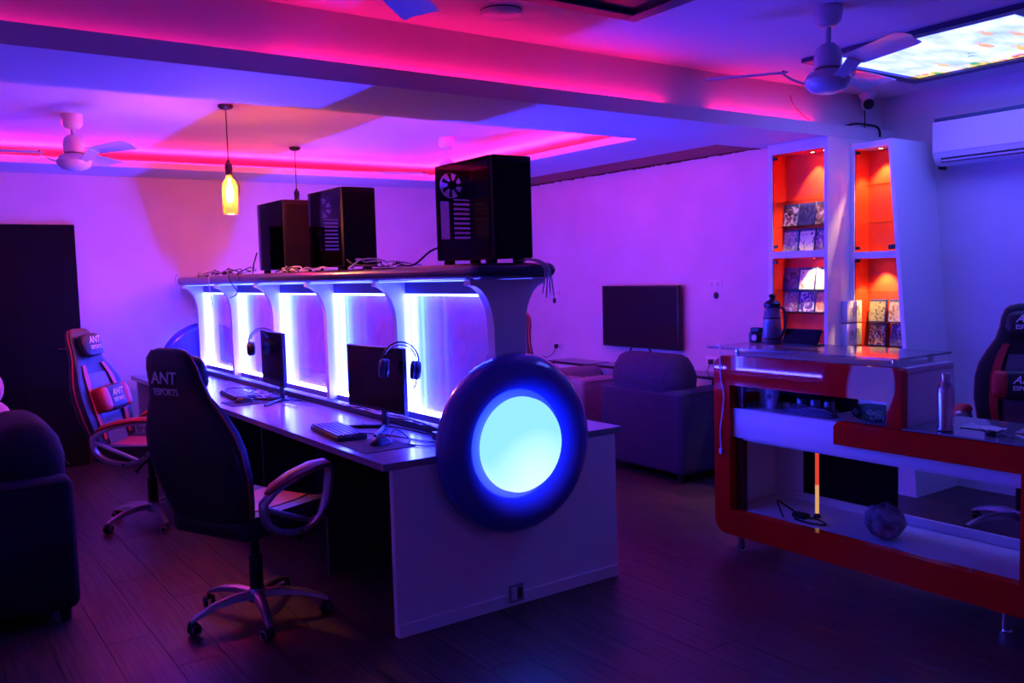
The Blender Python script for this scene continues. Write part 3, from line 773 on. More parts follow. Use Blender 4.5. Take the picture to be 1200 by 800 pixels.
    hp = MB().superell((.055, 0, pz), (.032, .118, .075), .55, .55, 20, 10, Mb).build('head_pillow', LEATHER, t)
    F = Matrix(((0, 0, 1, 0), (1, 0, 0, 0), (0, 1, 0, 0), (0, 0, 0, 1)))       # text x->y, y->z, z->x
    text('logo', 'ANT', .062, PRINT, hp, Mb @ Matrix.Translation((.0885, 0, pz+.025)) @ F, .35)
    text('logo_text', 'ESPORTS', .036, PRINT, hp, Mb @ Matrix.Translation((.0885, 0, pz-.022)) @ F, 0, .0015, .9)
    if lumbar:
        lp = MB().superell((.075, 0, .30*k), (.045, .165, .085), .5, .5, 20, 10, Mb).build('lumbar_pillow', LEATHER, t)
        for s in (-1, 1): MB().superell((.078, s*.125, .30*k), (.046, .05, .08), .5, .6, 14, 8, Mb).build('pillow_side', insert, lp)
        text('logo', 'ANT', .062, PRINT, lp, Mb @ Matrix.Translation((.122, 0, .325*k)) @ F, .35)
        text('logo_text', 'ESPORTS', .036, PRINT, lp, Mb @ Matrix.Translation((.122, 0, .278*k)) @ F, 0, .0015, .9)
    if logo_back:
        Fb = Matrix(((0, 0, -1, 0), (-1, 0, 0, 0), (0, 1, 0, 0), (0, 0, 0, 1)))
        bl = text('back_logo', 'ANT', .075, PRINT, t, Mb @ Matrix.Translation((-.042, .02, .665*k)) @ Fb, .35)
        text('back_logo_text', 'ESPORTS', .042, PRINT, bl, Mb @ Matrix.Translation((-.043, .02, .605*k)) @ Fb, 0, .0015, .9)
    # arms: silver loop with padded top
    for s in (-1, 1):
        y = s*.295
        loop = [(-.21, .60), (-.20, .52), (-.13, .465), (-.02, .44), (.08, .46), (.155, .53), (.18, .62), (.185, .665), (.16, .692), (.06, .690), (-.06, .668), (-.15, .64)]
        P = smooth_path([(x, y, z) for x, z in loop]+[(loop[0][0], y, loop[0][1])], 3)[:-1]
        ar = MB()
        n = len(P)
        rings = []
        for i in range(n):
            tdir = (P[(i+1) % n]-P[i-1]).normalized(); nrm = Vector((0, 1, 0)).cross(tdir)
            rings.append([P[i]+Vector((0, 1, 0))*a+nrm*b for a, b in ((-.021, -.009), (-.021, .009), (-.012, .015), (.012, .015), (.021, .009), (.021, -.009), (.012, -.013), (-.012, -.013))])
        rings.append(rings[0])
        ar.loft(rings, cap=False)
        ar.tube([(-.20, y, .575), (-.10, y, .53), (.06, y, .462)], [.012, .013, .012], 8)
        a_ = ar.build('armrest', SILVER, t)
        MB().loft([[(x, y+wd*math.cos(b), z+hh*math.sin(b)) for b in [2*PI*j/12 for j in range(12)]] for x, z, wd, hh in ((-.19, .640, .015, .008), (-.15, .662, .030, .016), (-.05, .690, .036, .018), (.07, .708, .037, .018), (.15, .707, .032, .016), (.185, .690, .018, .010))]).build('arm_pad', armm, a_)
        MB().cyl((-.0, y, .452), (0, y-s*.10, .442), .014, n=10).cyl((.10, y, .49), (.10, y-s*.05, .47), .010, n=10).build('arm_bracket', BLACK, a_)
        for bx, bz in ((-.02, .44), (.12, .492)): MB().cyl((bx, y+s*.020, bz), (bx, y+s*.024, bz), .007, n=10).build('bolt', BLACK, a_)
    return t
gaming_chair((-.385, .63, 0), math.radians(24), 'black racing-style gaming chair turned away beside the desk, white logo on its back')
gaming_chair((-.37, 2.62, 0), math.radians(-38), 'black and red gaming chair with lumbar pillow facing out near the black door', 16)
gaming_chair((3.40, -.93, 0), math.radians(200), 'black and red gaming chair with two white logos behind the red counter', 10)
gaming_chair((1.50, 1.72, 0), math.radians(182), 'black gaming chair on the other side of the desk, mostly hidden by the divider', 14)

# ------------------------------------------------------------------ armchairs
def armchair(loc, rz, label, fab, head=True):
    # local: faces +x, back at x=0, width y 0..-.88 centred
    t = thing('armchair', label, 'armchair', loc, rz, 'recliner armchairs')
    hw = .44
    MB().box((.0, -hw+.02, .07), (.22, hw-.02, .655), .03, 3).build('back_body', fab, t)
    for s in (-1, 1):
        a = MB().box((.005, s*hw, .06), (.82, s*(hw-.19), .665), .04, 3).build('arm', fab, t)
        MB().tube([(.04, s*(hw-.004), .645), (.78, s*(hw-.004), .645)], .006, 6).build('arm_seam', fab, a)
    MB().box((.18, -hw+.19, .08), (.80, hw-.19, .33), .03, 2).build('seat_base', fab, t)
    MB().box((.20, -hw+.192, .33), (.84, hw-.192, .46), .05, 3).build('seat_cushion', fab, t)
    if head: MB().superell((.30, 0, .55), (.12, hw-.20, .20), .5, .35, 22, 12, Matrix.Rotation(-.12, 4, 'Y')).build('back_cushion', fab, t)
    # head cushion: trapezoid lump rising above the back
    rings = []
    for z, x0, x1, h in ((.60, .02, .30, .33), (.66, .0, .32, .345), (.74, .0, .33, .35), (.82, .02, .30, .335), (.88, .06, .26, .31), (.905, .10, .22, .27)):
        R = []
        for i in range(24):
            b = 2*PI*i/24; ca, sa = math.cos(b), math.sin(b)
            R.append(((x0+x1)/2+(x1-x0)/2*math.copysign(abs(ca)**.6, ca), h*math.copysign(abs(sa)**.35, sa), z))
        rings.append(R)
    if head:
     hc = MB().loft(rings).build('head_cushion', fab, t)
     MB().tube([(-.002+.0, y, .70+.004*math.cos(y*9)) for y in [-.30+.6*i/12 for i in range(13)]], .004, 6).build('seam', fab, hc)
    for sx in (.06, .74):
        for s in (-1, 1): MB().cyl((sx, s*.37, 0), (sx, s*.37, .08), .022, .028, 12).build('foot', BLACK, t)
    return t
armchair((2.80, 1.50, 0), 0, 'dark upholstered armchair seen from behind, standing before the television', FABRIC)
armchair((2.78, 2.56, 0), 0, 'grey upholstered armchair with a low back farther along the television wall', FABRIC2, False)
armchair((-1.035, 1.53, 0), PI, 'dark upholstered armchair near the gaming chair turned away', FABRICD)
def plush():
    t = thing('plush_cushion', 'pink lumpy plush cushion standing behind the dark armchair', 'cushion', (-1.32, 2.25, 0))
    m = MB(); m.superell((0, 0, .98), (.135, .11, .12), .9, .9, 18, 12).build('upper_lump', PINK, t)
    MB().superell((.01, 0, .80), (.155, .13, .13), .9, .9, 18, 12).build('lower_lump', PINK, t)
    MB().superell((0, 0, .58), (.19, .16, .17), .9, .9, 18, 12).build('body_lump', PINK, t)
    MB().cyl((0, 0, .38), (0, 0, .44), .16, n=20).cyl((0, 0, .02), (0, 0, .38), .02, n=10).cyl((0, 0, 0), (0, 0, .02), .15, n=20).build('stool', BLACK, t)
plush()

# ------------------------------------------------------------------ television, side tables, wall plates
def television():
    t = thing('television', 'black flat television mounted on the right wall', 'television', (4.10, 2.86, .79))
    w_, h = 1.03, .59
    MB().box((0, -w_/2, 0), (.045, w_/2, h), .006, 2).build('housing', BLACK, t)
    MB().box((-.0015, -w_/2+.012, .020), (-.0001, w_/2-.012, h-.012)).build('screen', mat('tv_screen', (.004, .005, .012), .12, spec=.22), t)
    MB().box((.046, -.20, .15), (.099, .20, .45)).build('wall_bracket', DARKM, t)
    for s in (-1, 1): MB().tube([(.02, s*.12, 0), (.015, s*.14, -.035)], .01, 8).build('stand_stub', BLACK, t)
television()
def fold_table(loc, w_, label, rz=0):
    t = thing('folding_table', label, 'table', loc, rz, 'small glass-topped tables by the right wall')
    d = .30; z = .63
    MB().box((-d/2, -w_/2, z-.008), (d/2, w_/2, z), .002, 1).build('table_top', mat('smoked_glass', (.03, .03, .04), .08), t)
    MB().tube([(-d/2+.02, -w_/2+.02, z-.018), (d/2-.02, -w_/2+.02, z-.018), (d/2-.02, w_/2-.02, z-.018), (-d/2+.02, w_/2-.02, z-.018)], .009, 8, closed=True).build('frame', BLACK, t)
    for s in (-1, 1):
        MB().tube([(-d/2+.02, s*(w_/2-.03), z-.02), (-d/2+.02, s*(w_/2-.03), 0)], .009, 8).build('leg', BLACK, t)
        MB().tube([(-d/2+.02, s*(w_/2-.05), z-.02), (d/2-.02, -s*(w_/2-.06), .05), (d/2-.02, -s*(w_/2-.06), 0)], .009, 8).build('brace', BLACK, t)
fold_table((3.96, 3.60, 0), .62, 'small dark glass table in the corner beyond the grey armchair')
fold_table((4.0, 3.08, 0), .34, 'small dark table under the television')
fold_table((3.97, 1.90, 0), .50, 'small dark table with crossed legs beside the red counter')
def wall_plate(y, z, label, plug=False, gang=2):
    t = thing('wall_socket', label, 'socket', (XR, y, z), 0, 'white wall sockets on the right wall')
    MB().box((-.012, -.075, -.04), (-.0005, .075, .04), .004, 2).build('plate', PLASTICW, t)
    for s in (-1, 1): MB().box((-.0145, s*.035-.02, -.02), (-.012, s*.035+.02, .02), .001, 1).build('switch', mat('switch_grey', (.55, .55, .57), .4), t)
    if plug:
        MB().box((-.05, -.015, -.025), (-.0125, .015, .02), .006, 2).build('plug', BLACK, t)
        MB().tube(smooth_path([(-.045, 0, -.02), (-.06, .02, -.08), (-.10, .08, -.12), (-.12, .12, -.10)]), .004, 6).build('plug_cord', BLACK, t)
wall_plate(1.99, 1.385, 'white double switch plate on the wall right of the television')
wall_plate(4.25, 1.30, 'white switch plate high on the wall beyond the television')
wall_plate(4.22, .735, 'white socket with black plug above the corner table', True)
wall_plate(2.03, .71, 'white socket with black plug low beside the red counter', True)
def grommet(y, z, label):
    return tag(MB().lathe([(0, .004), (.026, .004), (.03, .001), (.03, 0)], 20, Matrix.Translation((XR-.0005, y, z)) @ Matrix.Rotation(-PI/2, 4, 'Y')).build('cable_grommet', BLACK), label, 'grommet', 'black cable holes in the right wall')
grommet(1.985, 1.287, 'round black cable hole below the double switch plate'); grommet(4.27, 1.262-.04, 'round black cable hole far along the television wall')

# ------------------------------------------------------------------ ceiling fans
def fan(loc, phase, label, drop=.325, blade=.39):
    t = thing('ceiling_fan', label, 'fan', loc, 0, 'white three-bladed ceiling fans')
    # origin at ceiling
    MB().lathe([(0, 0), (.062, 0), (.064, -.02), (.060, -.065), (.045, -.085), (.022, -.093), (0, -.093)], 28).build('canopy', FANW, t)
    MB().cyl((0, 0, -.09), (0, 0, -drop+.09), .013, n=14).build('down_rod', FANW, t)
    MB().lathe([(0, -drop+.16), (.03, -drop+.16), (.052, -drop+.14), (.062, -drop+.11), (.063, -drop+.055), (.058, -drop+.05), (0, -drop+.05)], 28).build('motor_cup', FANW, t)
    MB().cyl((0, 0, -drop+.045), (0, 0, -drop+.0535), .058, n=24).build('cup_gap', mat('brass_dark', (.15, .09, .03), .3, metal=.8), t)
    MB().lathe([(0, -drop+.05), (.05, -drop+.048), (.085, -drop+.03), (.105, -drop+.0), (.100, -drop-.025), (.075, -drop-.05), (.035, -drop-.062), (0, -drop-.064)], 32).build('motor', FANW, t)
    for k in range(3):
        a = phase+2*PI*k/3
        M = Matrix.Rotation(a, 4, 'Z') @ Matrix.Translation((0, 0, -drop+.045))
        T = M @ Matrix.Rotation(math.radians(-13), 4, 'X')
        br = MB().loft([[(x, y, z+zz) for y, zz in ((-wd, 0), (0, .004), (wd, 0), (wd, -.006), (0, -.004), (-wd, -.006))] for x, wd, z in ((.07, .020, -.050), (.11, .024, -.050), (.155, .030, -.030), (.20, .036, .002))], M=T).build('blade_arm', FANW, t)
        for q in (-.02, .02): MB().cyl((.195, q, .008), (.195, q, .014), .006, n=8, M=T).build('screw', DARKM, br)
        rings = []
        for x, wd in ((.175, .045), (.20, .055), (.30, .060), (.45, .066), (.58, .070), (.62, .066)):
            x = .175+(x-.175)*blade/.445; sk = -.018*(x-.175)/.4
            rings.append([(x+(sk if y > 0 else 0), y, .006-.10*y*y*8+zz) for y, zz in ((-wd, 0), (-wd*.5, .003), (0, .004), (wd*.5, .003), (wd, 0), (wd, -.003), (wd*.5, 0), (0, .001), (-wd*.5, 0), (-wd, -.003))])
        MB().loft(rings, M=T).build('blade', FANW, t)
    return t
fan((1.91, -.74, Z_NEAR), math.radians(128), 'white ceiling fan hanging beside the lit picture panel')
fan((-.647, 2.96, Z_TRAY), math.radians(294), 'white ceiling fan hanging above the black door side', .29)
fan((1.98, 2.75, Z_TRAY), math.radians(167), 'white ceiling fan half hidden behind the tower at the shelf end', .33)
fan((-.42, -.73, Z_NEAR), math.radians(43), 'white ceiling fan showing one blade tip before the beam', .24, .47)

# ------------------------------------------------------------------ hanging bottle lamps
AMBER = emis('filament', (1.0, .42, .08), 70)
def bottle_glass():
    m = bpy.data.materials.new('amber_bottle'); m.use_nodes = True; nt = m.node_tree
    nt.nodes.remove(nt.nodes['Principled BSDF'])
    t = nt.nodes.new('ShaderNodeBsdfTransparent'); t.inputs[0].default_value = (1, .72, .34, 1)
    g = nt.nodes.new('ShaderNodeBsdfGlossy'); g.inputs['Roughness'].default_value = .08
    d = nt.nodes.new('ShaderNodeBsdfTranslucent'); d.inputs[0].default_value = (1, .72, .30, 1)
    lw = nt.nodes.new('ShaderNodeLayerWeight'); lw.inputs[0].default_value = .25
    a = nt.nodes.new('ShaderNodeMixShader'); b = nt.nodes.new('ShaderNodeMixShader'); a.inputs[0].default_value = .18
    nt.links.new(t.outputs[0], a.inputs[1]); nt.links.new(d.outputs[0], a.inputs[2])
    nt.links.new(lw.outputs['Fresnel'], b.inputs[0]); nt.links.new(a.outputs[0], b.inputs[1]); nt.links.new(g.outputs[0], b.inputs[2])
    nt.links.new(b.outputs[0], nt.nodes['Material Output'].inputs[0]); return m
BOTTLE = bottle_glass()
def pendant(loc, label, power):
    t = thing('pendant_lamp', label, 'lamp', loc, 0, 'bottle pendant lamps')
    MB().lathe([(0, 0), (.045, 0), (.046, -.012), (.036, -.024), (.012, -.030), (0, -.030)], 24).build('ceiling_rose', BLACK, t)
    MB().cyl((0, 0, -.03), (0, 0, -.345), .0035, n=8).build('cord', CABLE, t)
    MB().lathe([(0, -.33), (.010, -.335), (.012, -.352), (.022, -.356), (.022, -.395), (.019, -.40), (.021, -.41), (.021, -.425), (0, -.425)], 20).build('lamp_holder', BLACK, t)
    MB().lathe([(.016, -.415), (.018, -.43), (.020, -.445), (.036, -.462), (.046, -.485), (.047, -.55), (.046, -.655), (.043, -.665), (0, -.667)], 28).build('bottle', BOTTLE, t)
    MB().lathe([(0, -.44), (.010, -.445), (.012, -.47), (.022, -.51), (.025, -.55), (.018, -.59), (0, -.60)], 18).build('bulb', AMBER, t)
    MB().tube(smooth_path([(.018, -.01, -.425), (.035, -.015, -.45), (.048, -.015, -.47), (.055, -.012, -.50), (.05, -.01, -.56)]), .004, 6).build('swing_clasp', DARKM, t)
    l = bpy.data.lights.new('lamp_light', 'POINT'); l.energy = power; l.color = (1, .22, .05); l.shadow_soft_size = .05
    o = bpy.data.objects.new('lamp_light', l); COL.objects.link(o); o.parent = t; o.location = (0, 0, -.70)
    return t
pendant((.097, 2.236, Z_TRAY), 'glowing amber bottle pendant lamp hanging clear of the desk towers', 25)
pendant((1.12, 3.72, Z_TRAY), 'bottle pendant lamp behind the farthest tower with only its cord showing', 12)

# ------------------------------------------------------------------ ceiling picture panels, round fixture, camera dome, air conditioner
def picture_mat():
    m = bpy.data.materials.new('backlit_reef_print'); m.use_nodes = True; nt = m.node_tree
    nt.nodes.remove(nt.nodes['Principled BSDF'])
    tc = nt.nodes.new('ShaderNodeTexCoord')
    mp = nt.nodes.new('ShaderNodeMapping'); mp.inputs['Scale'].default_value = (1.3, 3.0, 1); nt.links.new(tc.outputs['Object'], mp.inputs[0])
    n1 = nt.nodes.new('ShaderNodeTexNoise'); n1.inputs['Scale'].default_value = 2.6; n1.inputs['Detail'].default_value = 6; nt.links.new(mp.outputs[0], n1.inputs[0])
    r1 = nt.nodes.new('ShaderNodeValToRGB'); e = r1.color_ramp.elements
    e[0].position = .30; e[0].color = (.34, .50, 5.0, 1); e[1].position = .64; e[1].color = (.85, .95, 8.5, 1)
    nt.links.new(n1.outputs['Fac'], r1.inputs[0])
    vo = nt.nodes.new('ShaderNodeTexNoise'); vo.inputs['Scale'].default_value = 5.5; vo.inputs['Detail'].default_value = 3; nt.links.new(mp.outputs[0], vo.inputs[0])
    hu = nt.nodes.new('ShaderNodeValToRGB'); h = hu.color_ramp.elements
    h[0].position = .40; h[0].color = (.05, .40, .22, 1); h[1].position = .62; h[1].color = (.95, .12, .16, 1)
    q = h.new(.48); q.color = (.9, .55, .15, 1); q = h.new(.55); q.color = (.95, .8, .35, 1)
    nt.links.new(vo.outputs['Color'], hu.inputs[0])
    # coral near the edges of the print
    sp = nt.nodes.new('ShaderNodeSeparateXYZ'); nt.links.new(tc.outputs['Object'], sp.inputs[0])
    ed = nt.nodes.new('ShaderNodeMapRange'); ed.inputs['From Min'].default_value = .22; ed.inputs['From Max'].default_value = .6
    nt.links.new(sp.outputs['X'], ed.inputs['Value'])
    n3 = nt.nodes.new('ShaderNodeTexNoise'); n3.inputs['Scale'].default_value = 4; nt.links.new(mp.outputs[0], n3.inputs[0])
    ad = nt.nodes.new('ShaderNodeMath'); ad.operation = 'ADD'; nt.links.new(ed.outputs[0], ad.inputs[0]); nt.links.new(n3.outputs['Fac'], ad.inputs[1])
    st = nt.nodes.new('ShaderNodeMapRange'); st.inputs['From Min'].default_value = .9; st.inputs['From Max'].default_value = 1.1; nt.links.new(ad.outputs[0], st.inputs['Value'])
    mx = nt.nodes.new('ShaderNodeMix'); mx.data_type = 'RGBA'
    nt.links.new(st.outputs[0], mx.inputs[0]); nt.links.new(r1.outputs[0], mx.inputs[6]); nt.links.new(hu.outputs[0], mx.inputs[7])
    em = nt.nodes.new('ShaderNodeEmission'); em.inputs[1].default_value = 1.35
    nt.links.new(mx.outputs[2], em.inputs[0]); nt.links.new(em.outputs[0], nt.nodes['Material Output'].inputs[0]); return m
def ceiling_panel(x0, x1, y0, y1, label, m):
    t = thing('ceiling_panel', label, 'ceiling light', ((x0+x1)/2, (y0+y1)/2, Z_NEAR))
    a, b = (x1-x0)/2, (y1-y0)/2; w_ = .075
    fm = mat('panel_frame', (.05, .05, .10), .35)
    for s in (-1, 1):
        MB().box((s*a, -b, -.028), (s*(a-w_), b, -.0005), .004, 1).build('frame_bar', fm, t)
        MB().box((-a+w_, s*b, -.028), (a-w_, s*(b-w_), -.0005), .004, 1).build('frame_bar', fm, t)
    p = MB().box((-a+w_, -b+w_, -.010), (a-w_, b-w_, -.004)).build('picture', m, t)
    return p
pp = ceiling_panel(2.64, 3.80, -1.25, -.05, 'lit ceiling picture panel of sea and fish in a dark frame', picture_mat())
fishm = emis('fish_print_yellow', (1.0, .72, .2), 1.0); fishr = emis('fish_print_coral', (1.0, .55, .35), 1.0); fishd = emis('bird_print_teal', (.03, .22, .25), .8)
for (fx, fy, sc, mm) in ((.05, -.12, 1.0, fishr), (.33, -.20, 1.3, fishm), (-.20, -.25, .8, fishr), (.30, .25, .9, fishm), (-.05, -.33, .8, fishr)):
    V = [(fx+.07*sc*math.cos(2*PI*k/16), fy+.026*sc*math.sin(2*PI*k/16), -.0106) for k in range(16)]
    tl = [(fx-.06*sc, fy, -.0106), (fx-.11*sc, fy+.03*sc, -.0106), (fx-.11*sc, fy-.03*sc, -.0106)]
    MB().add(V, [tuple(range(16))]).add(tl, [(0, 1, 2)]).build('fish_print', mm, pp.parent)
for fx, fy in ((.12, .02), (.20, .06)):
    MB().add([(fx, fy, -.0106), (fx+.05, fy+.02, -.0106), (fx+.015, fy+.004, -.0106), (fx+.03, fy-.05, -.0106)], [(0, 1, 2), (0, 2, 3)]).build('bird_print', fishd, pp.parent)
ceiling_panel(.10, 1.235, -1.40, -.185, 'unlit dark ceiling picture panel in a dark frame before the beam', mat('dark_print', (.02, .05, .03), .3, noise=.6, nscale=4))
def round_fixture():
    t = thing('ceiling_fixture', 'round flat white ceiling fixture close to the beam', 'ceiling light', (.652, .055, Z_NEAR))
    MB().lathe([(0, -.028), (.075, -.026), (.088, -.020), (.092, -.010), (.092, -.0005)], 36).build('cover', PLASTICW, t)
    MB().lathe([(.0925, -.004), (.094, -.004), (.094, -.0005)], 36).build('ring', DARKM, t)
    MB().box((-.012, -.003, -.0290), (.012, .003, -.0282)).build('mark', PRINT, t)
round_fixture()
def cctv():
    t = thing('security_camera', 'white dome security camera with black lens at the ceiling corner', 'camera', (3.92, .36, Z_NEAR))
    MB().lathe([(0, 0), (.058, 0), (.056, -.02), (.040, -.05), (.034, -.075), (0, -.08)], 24).build('mount', PLASTICW, t)
    d = Vector((-.62, -.72, -.25)).normalized(); M = Matrix.Translation((0, 0, -.07)) @ d.to_track_quat('Z', 'Y').to_matrix().to_4x4()
    MB().superell((0, 0, 0), (.045, .045, .045), 1, 1, 22, 14, M).build('ball', PLASTICW, t)
    MB().lathe([(0, .047), (.030, .045), (.037, .030), (.034, .026)], 22, M).build('lens', BLACK, t)
cctv()
cable([(3.99, .425, 2.60), (3.99, .425, 2.50), (3.985, .425, 2.455)], .004, CABLE, 'black cable running down from the security camera to the beam ledge')
cable([(3.72, .40, 2.462), (3.80, .37, 2.478), (3.90, .36, 2.478), (4.0, .345, 2.47), (4.03, .338, 2.44), (4.035, .338, 2.40)], .008, CABLE, 'black conduit bent over the top of the narrow display column')
cable([(3.16, .42, 2.62), (3.18, .41, 2.56), (3.26, .40, 2.50), (3.35, .385, 2.452)], .003, mat('red_wire', (.5, .03, .03), .5), 'thin red wire hanging down to the beam ledge')

def aircon():
    t = thing('air_conditioner', 'white split air conditioner high on the right wall', 'air conditioner', (4.199, -.49, 2.15))
    hw = .43; prof = [(0, .02), (-.10, .0), (-.15, .012), (-.185, .05), (-.198, .10), (-.198, .27), (-.17, .305), (0, .305)]
    MB().prism(prof, 'y', -hw, hw).build('body', PLASTICW, t)
    MB().box((-.20, -hw+.01, .285), (-.150, hw-.01, .3065), .003, 1).build('top_grille', mat('teal_dark', (.04, .10, .14), .4), t)
    MB().box((-.2005, -hw+.0, .085), (-.1985, hw-.0, .283), .0008, 1).build('front_panel', PLASTICW, t)
    MB().box((-.188, -hw+.04, .018), (-.125, hw-.05, .050), .004, 1).build('outlet', BLACK, t)
    MB().prism([(-.196, .028), (-.199, .036), (-.150, .006), (-.148, .0)], 'y', -hw+.05, hw-.06).build('louver', PLASTICW, t)
    MB().box((-.11, hw-.005, -.015), (-.03, hw+.012, .05), .003, 1).build('pipe_bracket', BLACK, t)
aircon()

# ------------------------------------------------------------------ red counter
CXF, CXB = 1.93, 2.40
CY0, CY1, CYM = -.02, -1.68, -1.095    # far end, near end, end of raised part
def rounded_frame(outer, inner):
    pass
def counter():
    t = thing('reception_counter', 'glossy red reception counter with glass fronts on short chrome feet', 'counter', (2.15, -.85, 0))
    o = Vector((-2.15, .85, 0))
    def B(n, a, b, m, **k): return BOX(n, Vector(a)+o, Vector(b)+o, m, t, **k)
    def PR(n, poly, a, b, m, p=None): return MB().prism([(y+o.y, z) for y, z in poly], 'x', a+o.x, b+o.x).build(n, m, p or t)
    # outline of the front frame, one L-shaped silhouette with rounded corners (y, z)
    R = .075
    zt, zl, zb = 1.06, .79, .10
    out = []
    out += [(CY0-R+R*math.cos(a), zb+R+R*math.sin(a)) for a in [math.radians(d) for d in range(0, -91, -15)]]          # bottom far corner
    out += [(CY1+R-R*math.sin(a), zb+R-R*math.cos(a)) for a in [math.radians(d) for d in range(0, 91, 15)]]             # bottom near corner
    out += [(CY1+R-R*math.cos(a), zl-R+R*math.sin(a)) for a in [math.radians(d) for d in range(0, 91, 15)]]
    out += [(CYM, zl)]
    out += [(CYM+.03-.03*math.cos(a), zt-.03+.03*math.sin(a)) for a in [math.radians(d) for d in range(0, 91, 30)]]
    out += [(CY0-R+R*math.sin(a), zt-R+R*math.cos(a)) for a in [math.radians(d) for d in range(0, 91, 15)]]
    # front faces, built from bands along the outline
    fx0, fx1 = CXF, CXF+.05
    yl = -.125      # inner edge of far leg
    def corner(cy, cz, a0, a1, r): return [(cy+r*math.cos(math.radians(a0+(a1-a0)*i/6)), cz+r*math.sin(math.radians(a0+(a1-a0)*i/6))) for i in range(7)]
    leg = corner(CY0-R, zb+R, -90, 0, R)+corner(CY0-R, zt-R, 0, 90, R)+[(yl, zt), (yl, zb)]
    PR('front_leg', leg, fx0, fx1, RED)
    PR('top_rail', [(yl, .905), (yl, zt), (CYM+.03, zt)]+[(CYM+.03+.03*math.cos(math.radians(a)), zt-.03+.03*math.sin(math.radians(a))) for a in (120, 150, 180)]+[(CYM, .905)], fx0, fx1, RED)
    PR('upper_post', [(CYM, .79), (CYM, .9049), (CYM+.07, .9049), (CYM+.07, .79)], fx0, fx1, RED)
    PR('bottom_rail', [(yl, zb), (yl, .232), (CY1+.08, .232), (CY1+.08, zb)], fx0, fx1, RED)
    leg2 = [(CY1+.08, zb), (CY1+.08, .6795)]+[(CY1, .6795)]+[(y, z) for y, z in corner(CY1+R, zb+R, 180, 270, R)]
    PR('front_leg', leg2, fx0, fx1, RED)
    PR('lower_fascia', [(-.757, .68), (-.757, .765), (-.775, .787), (CY1+.05, .787), (CY1+.015, .775), (CY1, .74), (CY1, .68)], fx0-.004, fx1, RED)
    # carcass behind the front
    B('side_wall', (fx1, CY0, zb+.02), (CXB, CY0-.03, zt-.02), RED)
    B('side_liner', (fx1, CY0-.0301, .232), (CXB, CY0-.040, .61), WHITE)
    B('leg_reveal', (fx1+.0, CY0-.0402, .201), (fx1+.03, yl-.05, .90), mat('dark_red_lacquer', (.10, .006, .008), .3))
    B('upper_top', (fx1, CY0-.03, zt-.03), (CXB-.03, CYM, zt-.001), WHITE, bev=.004)
    B('raised_end', (fx1, CYM, .791), (CXB-.03, CYM+.03, zt-.0305), WHITE, bev=.004)
    B('white_fascia', (fx1-.02, yl-.002, .625), (fx1-.001, CY1+.081, .778), WHITE)
    B('display_floor', (fx1, CY0-.0405, .765), (CXB, CYM+.031, .779), WHITE)
    B('work_top', (fx1, CYM-.001, .765), (CXB, CY1+.01, .789), WHITE)
    B('work_glass', (CXF+.004, CYM-.002, .7895), (CXB+.01, CY1+.01, .797), mat('worktop_glass', (.25, .24, .28), .06, coat=.5))
    B('middle_deck', (fx1, CY0-.0405, .61), (CXB, CY1+.081, .628), WHITE)
    B('bottom_deck', (fx1, CY0-.0405, .20), (CXB, CY1+.081, .23), WHITE)
    B('back_lip', (CXB-.02, CY0-.041, .2305), (CXB-.002, CY1+.081, .275), WHITE)
    B('near_side', (fx1, CY1, zb+.02), (CXB, CY1+.03, .764), RED)
    # rear boards with a slit between
    B('rear_board', (CXB-.012, CY0-.041, .276), (CXB, -.2475, .609), WHITE)
    B('rear_board', (CXB-.012, -.248, .276), (CXB, -.80, .609), BLACKM)
    B('display_back', (CXB-.012, CY0-.041, .7795), (CXB, -.45, 1.029), BLACKM)
    # glass
    B('front_glass', (fx1+.004, yl-.005, .780), (fx1+.010, CYM+.071, .904), GLASS)
    B('front_glass', (fx1+.004, yl-.005, .2305), (fx1+.010, CY1+.081, .609), GLASS)
    for x in (CXF+.10, CXB-.07):
        for y in (-.10, -1.0):
            MB().cyl(Vector((x, y, zt-.001))+o, Vector((x, y, zt+.030))+o, .012, n=16).build('standoff', CHROME, t)
    B('glass_top', (CXF+.02, .045, zt+.030), (CXB+.01, -1.06, zt+.040), mat('green_glass', (.20, .22, .26), .05, coat=.5, alpha=.6))
    for x in (CXF+.07, CXB-.08):
        for y in (-.14, -1.52): MB().cyl(Vector((x, y, 0))+o, Vector((x, y, zb))+o, .020, n=16).cyl(Vector((x, y, 0))+o, Vector((x, y, .008))+o, .028, n=16).build('foot', CHROME, t)
counter()
cable([(2.0, .02, 1.106), (1.935, -.06, 1.108), (1.922, -.07, 1.06), (1.921, -.075, .95), (1.921, -.095, .85), (1.921, -.085, .75), (1.92, -.07, .66), (1.92, -.075, .56)], .0035, CABLEW, 'white charging cable hanging down the red counter leg', 'charging_cable')
tag(BOX('cable_plug', (1.912, -.083, .53), (1.924, -.067, .562), PLASTICW, bev=.002), 'small white plug at the end of the charging cable', 'plug')
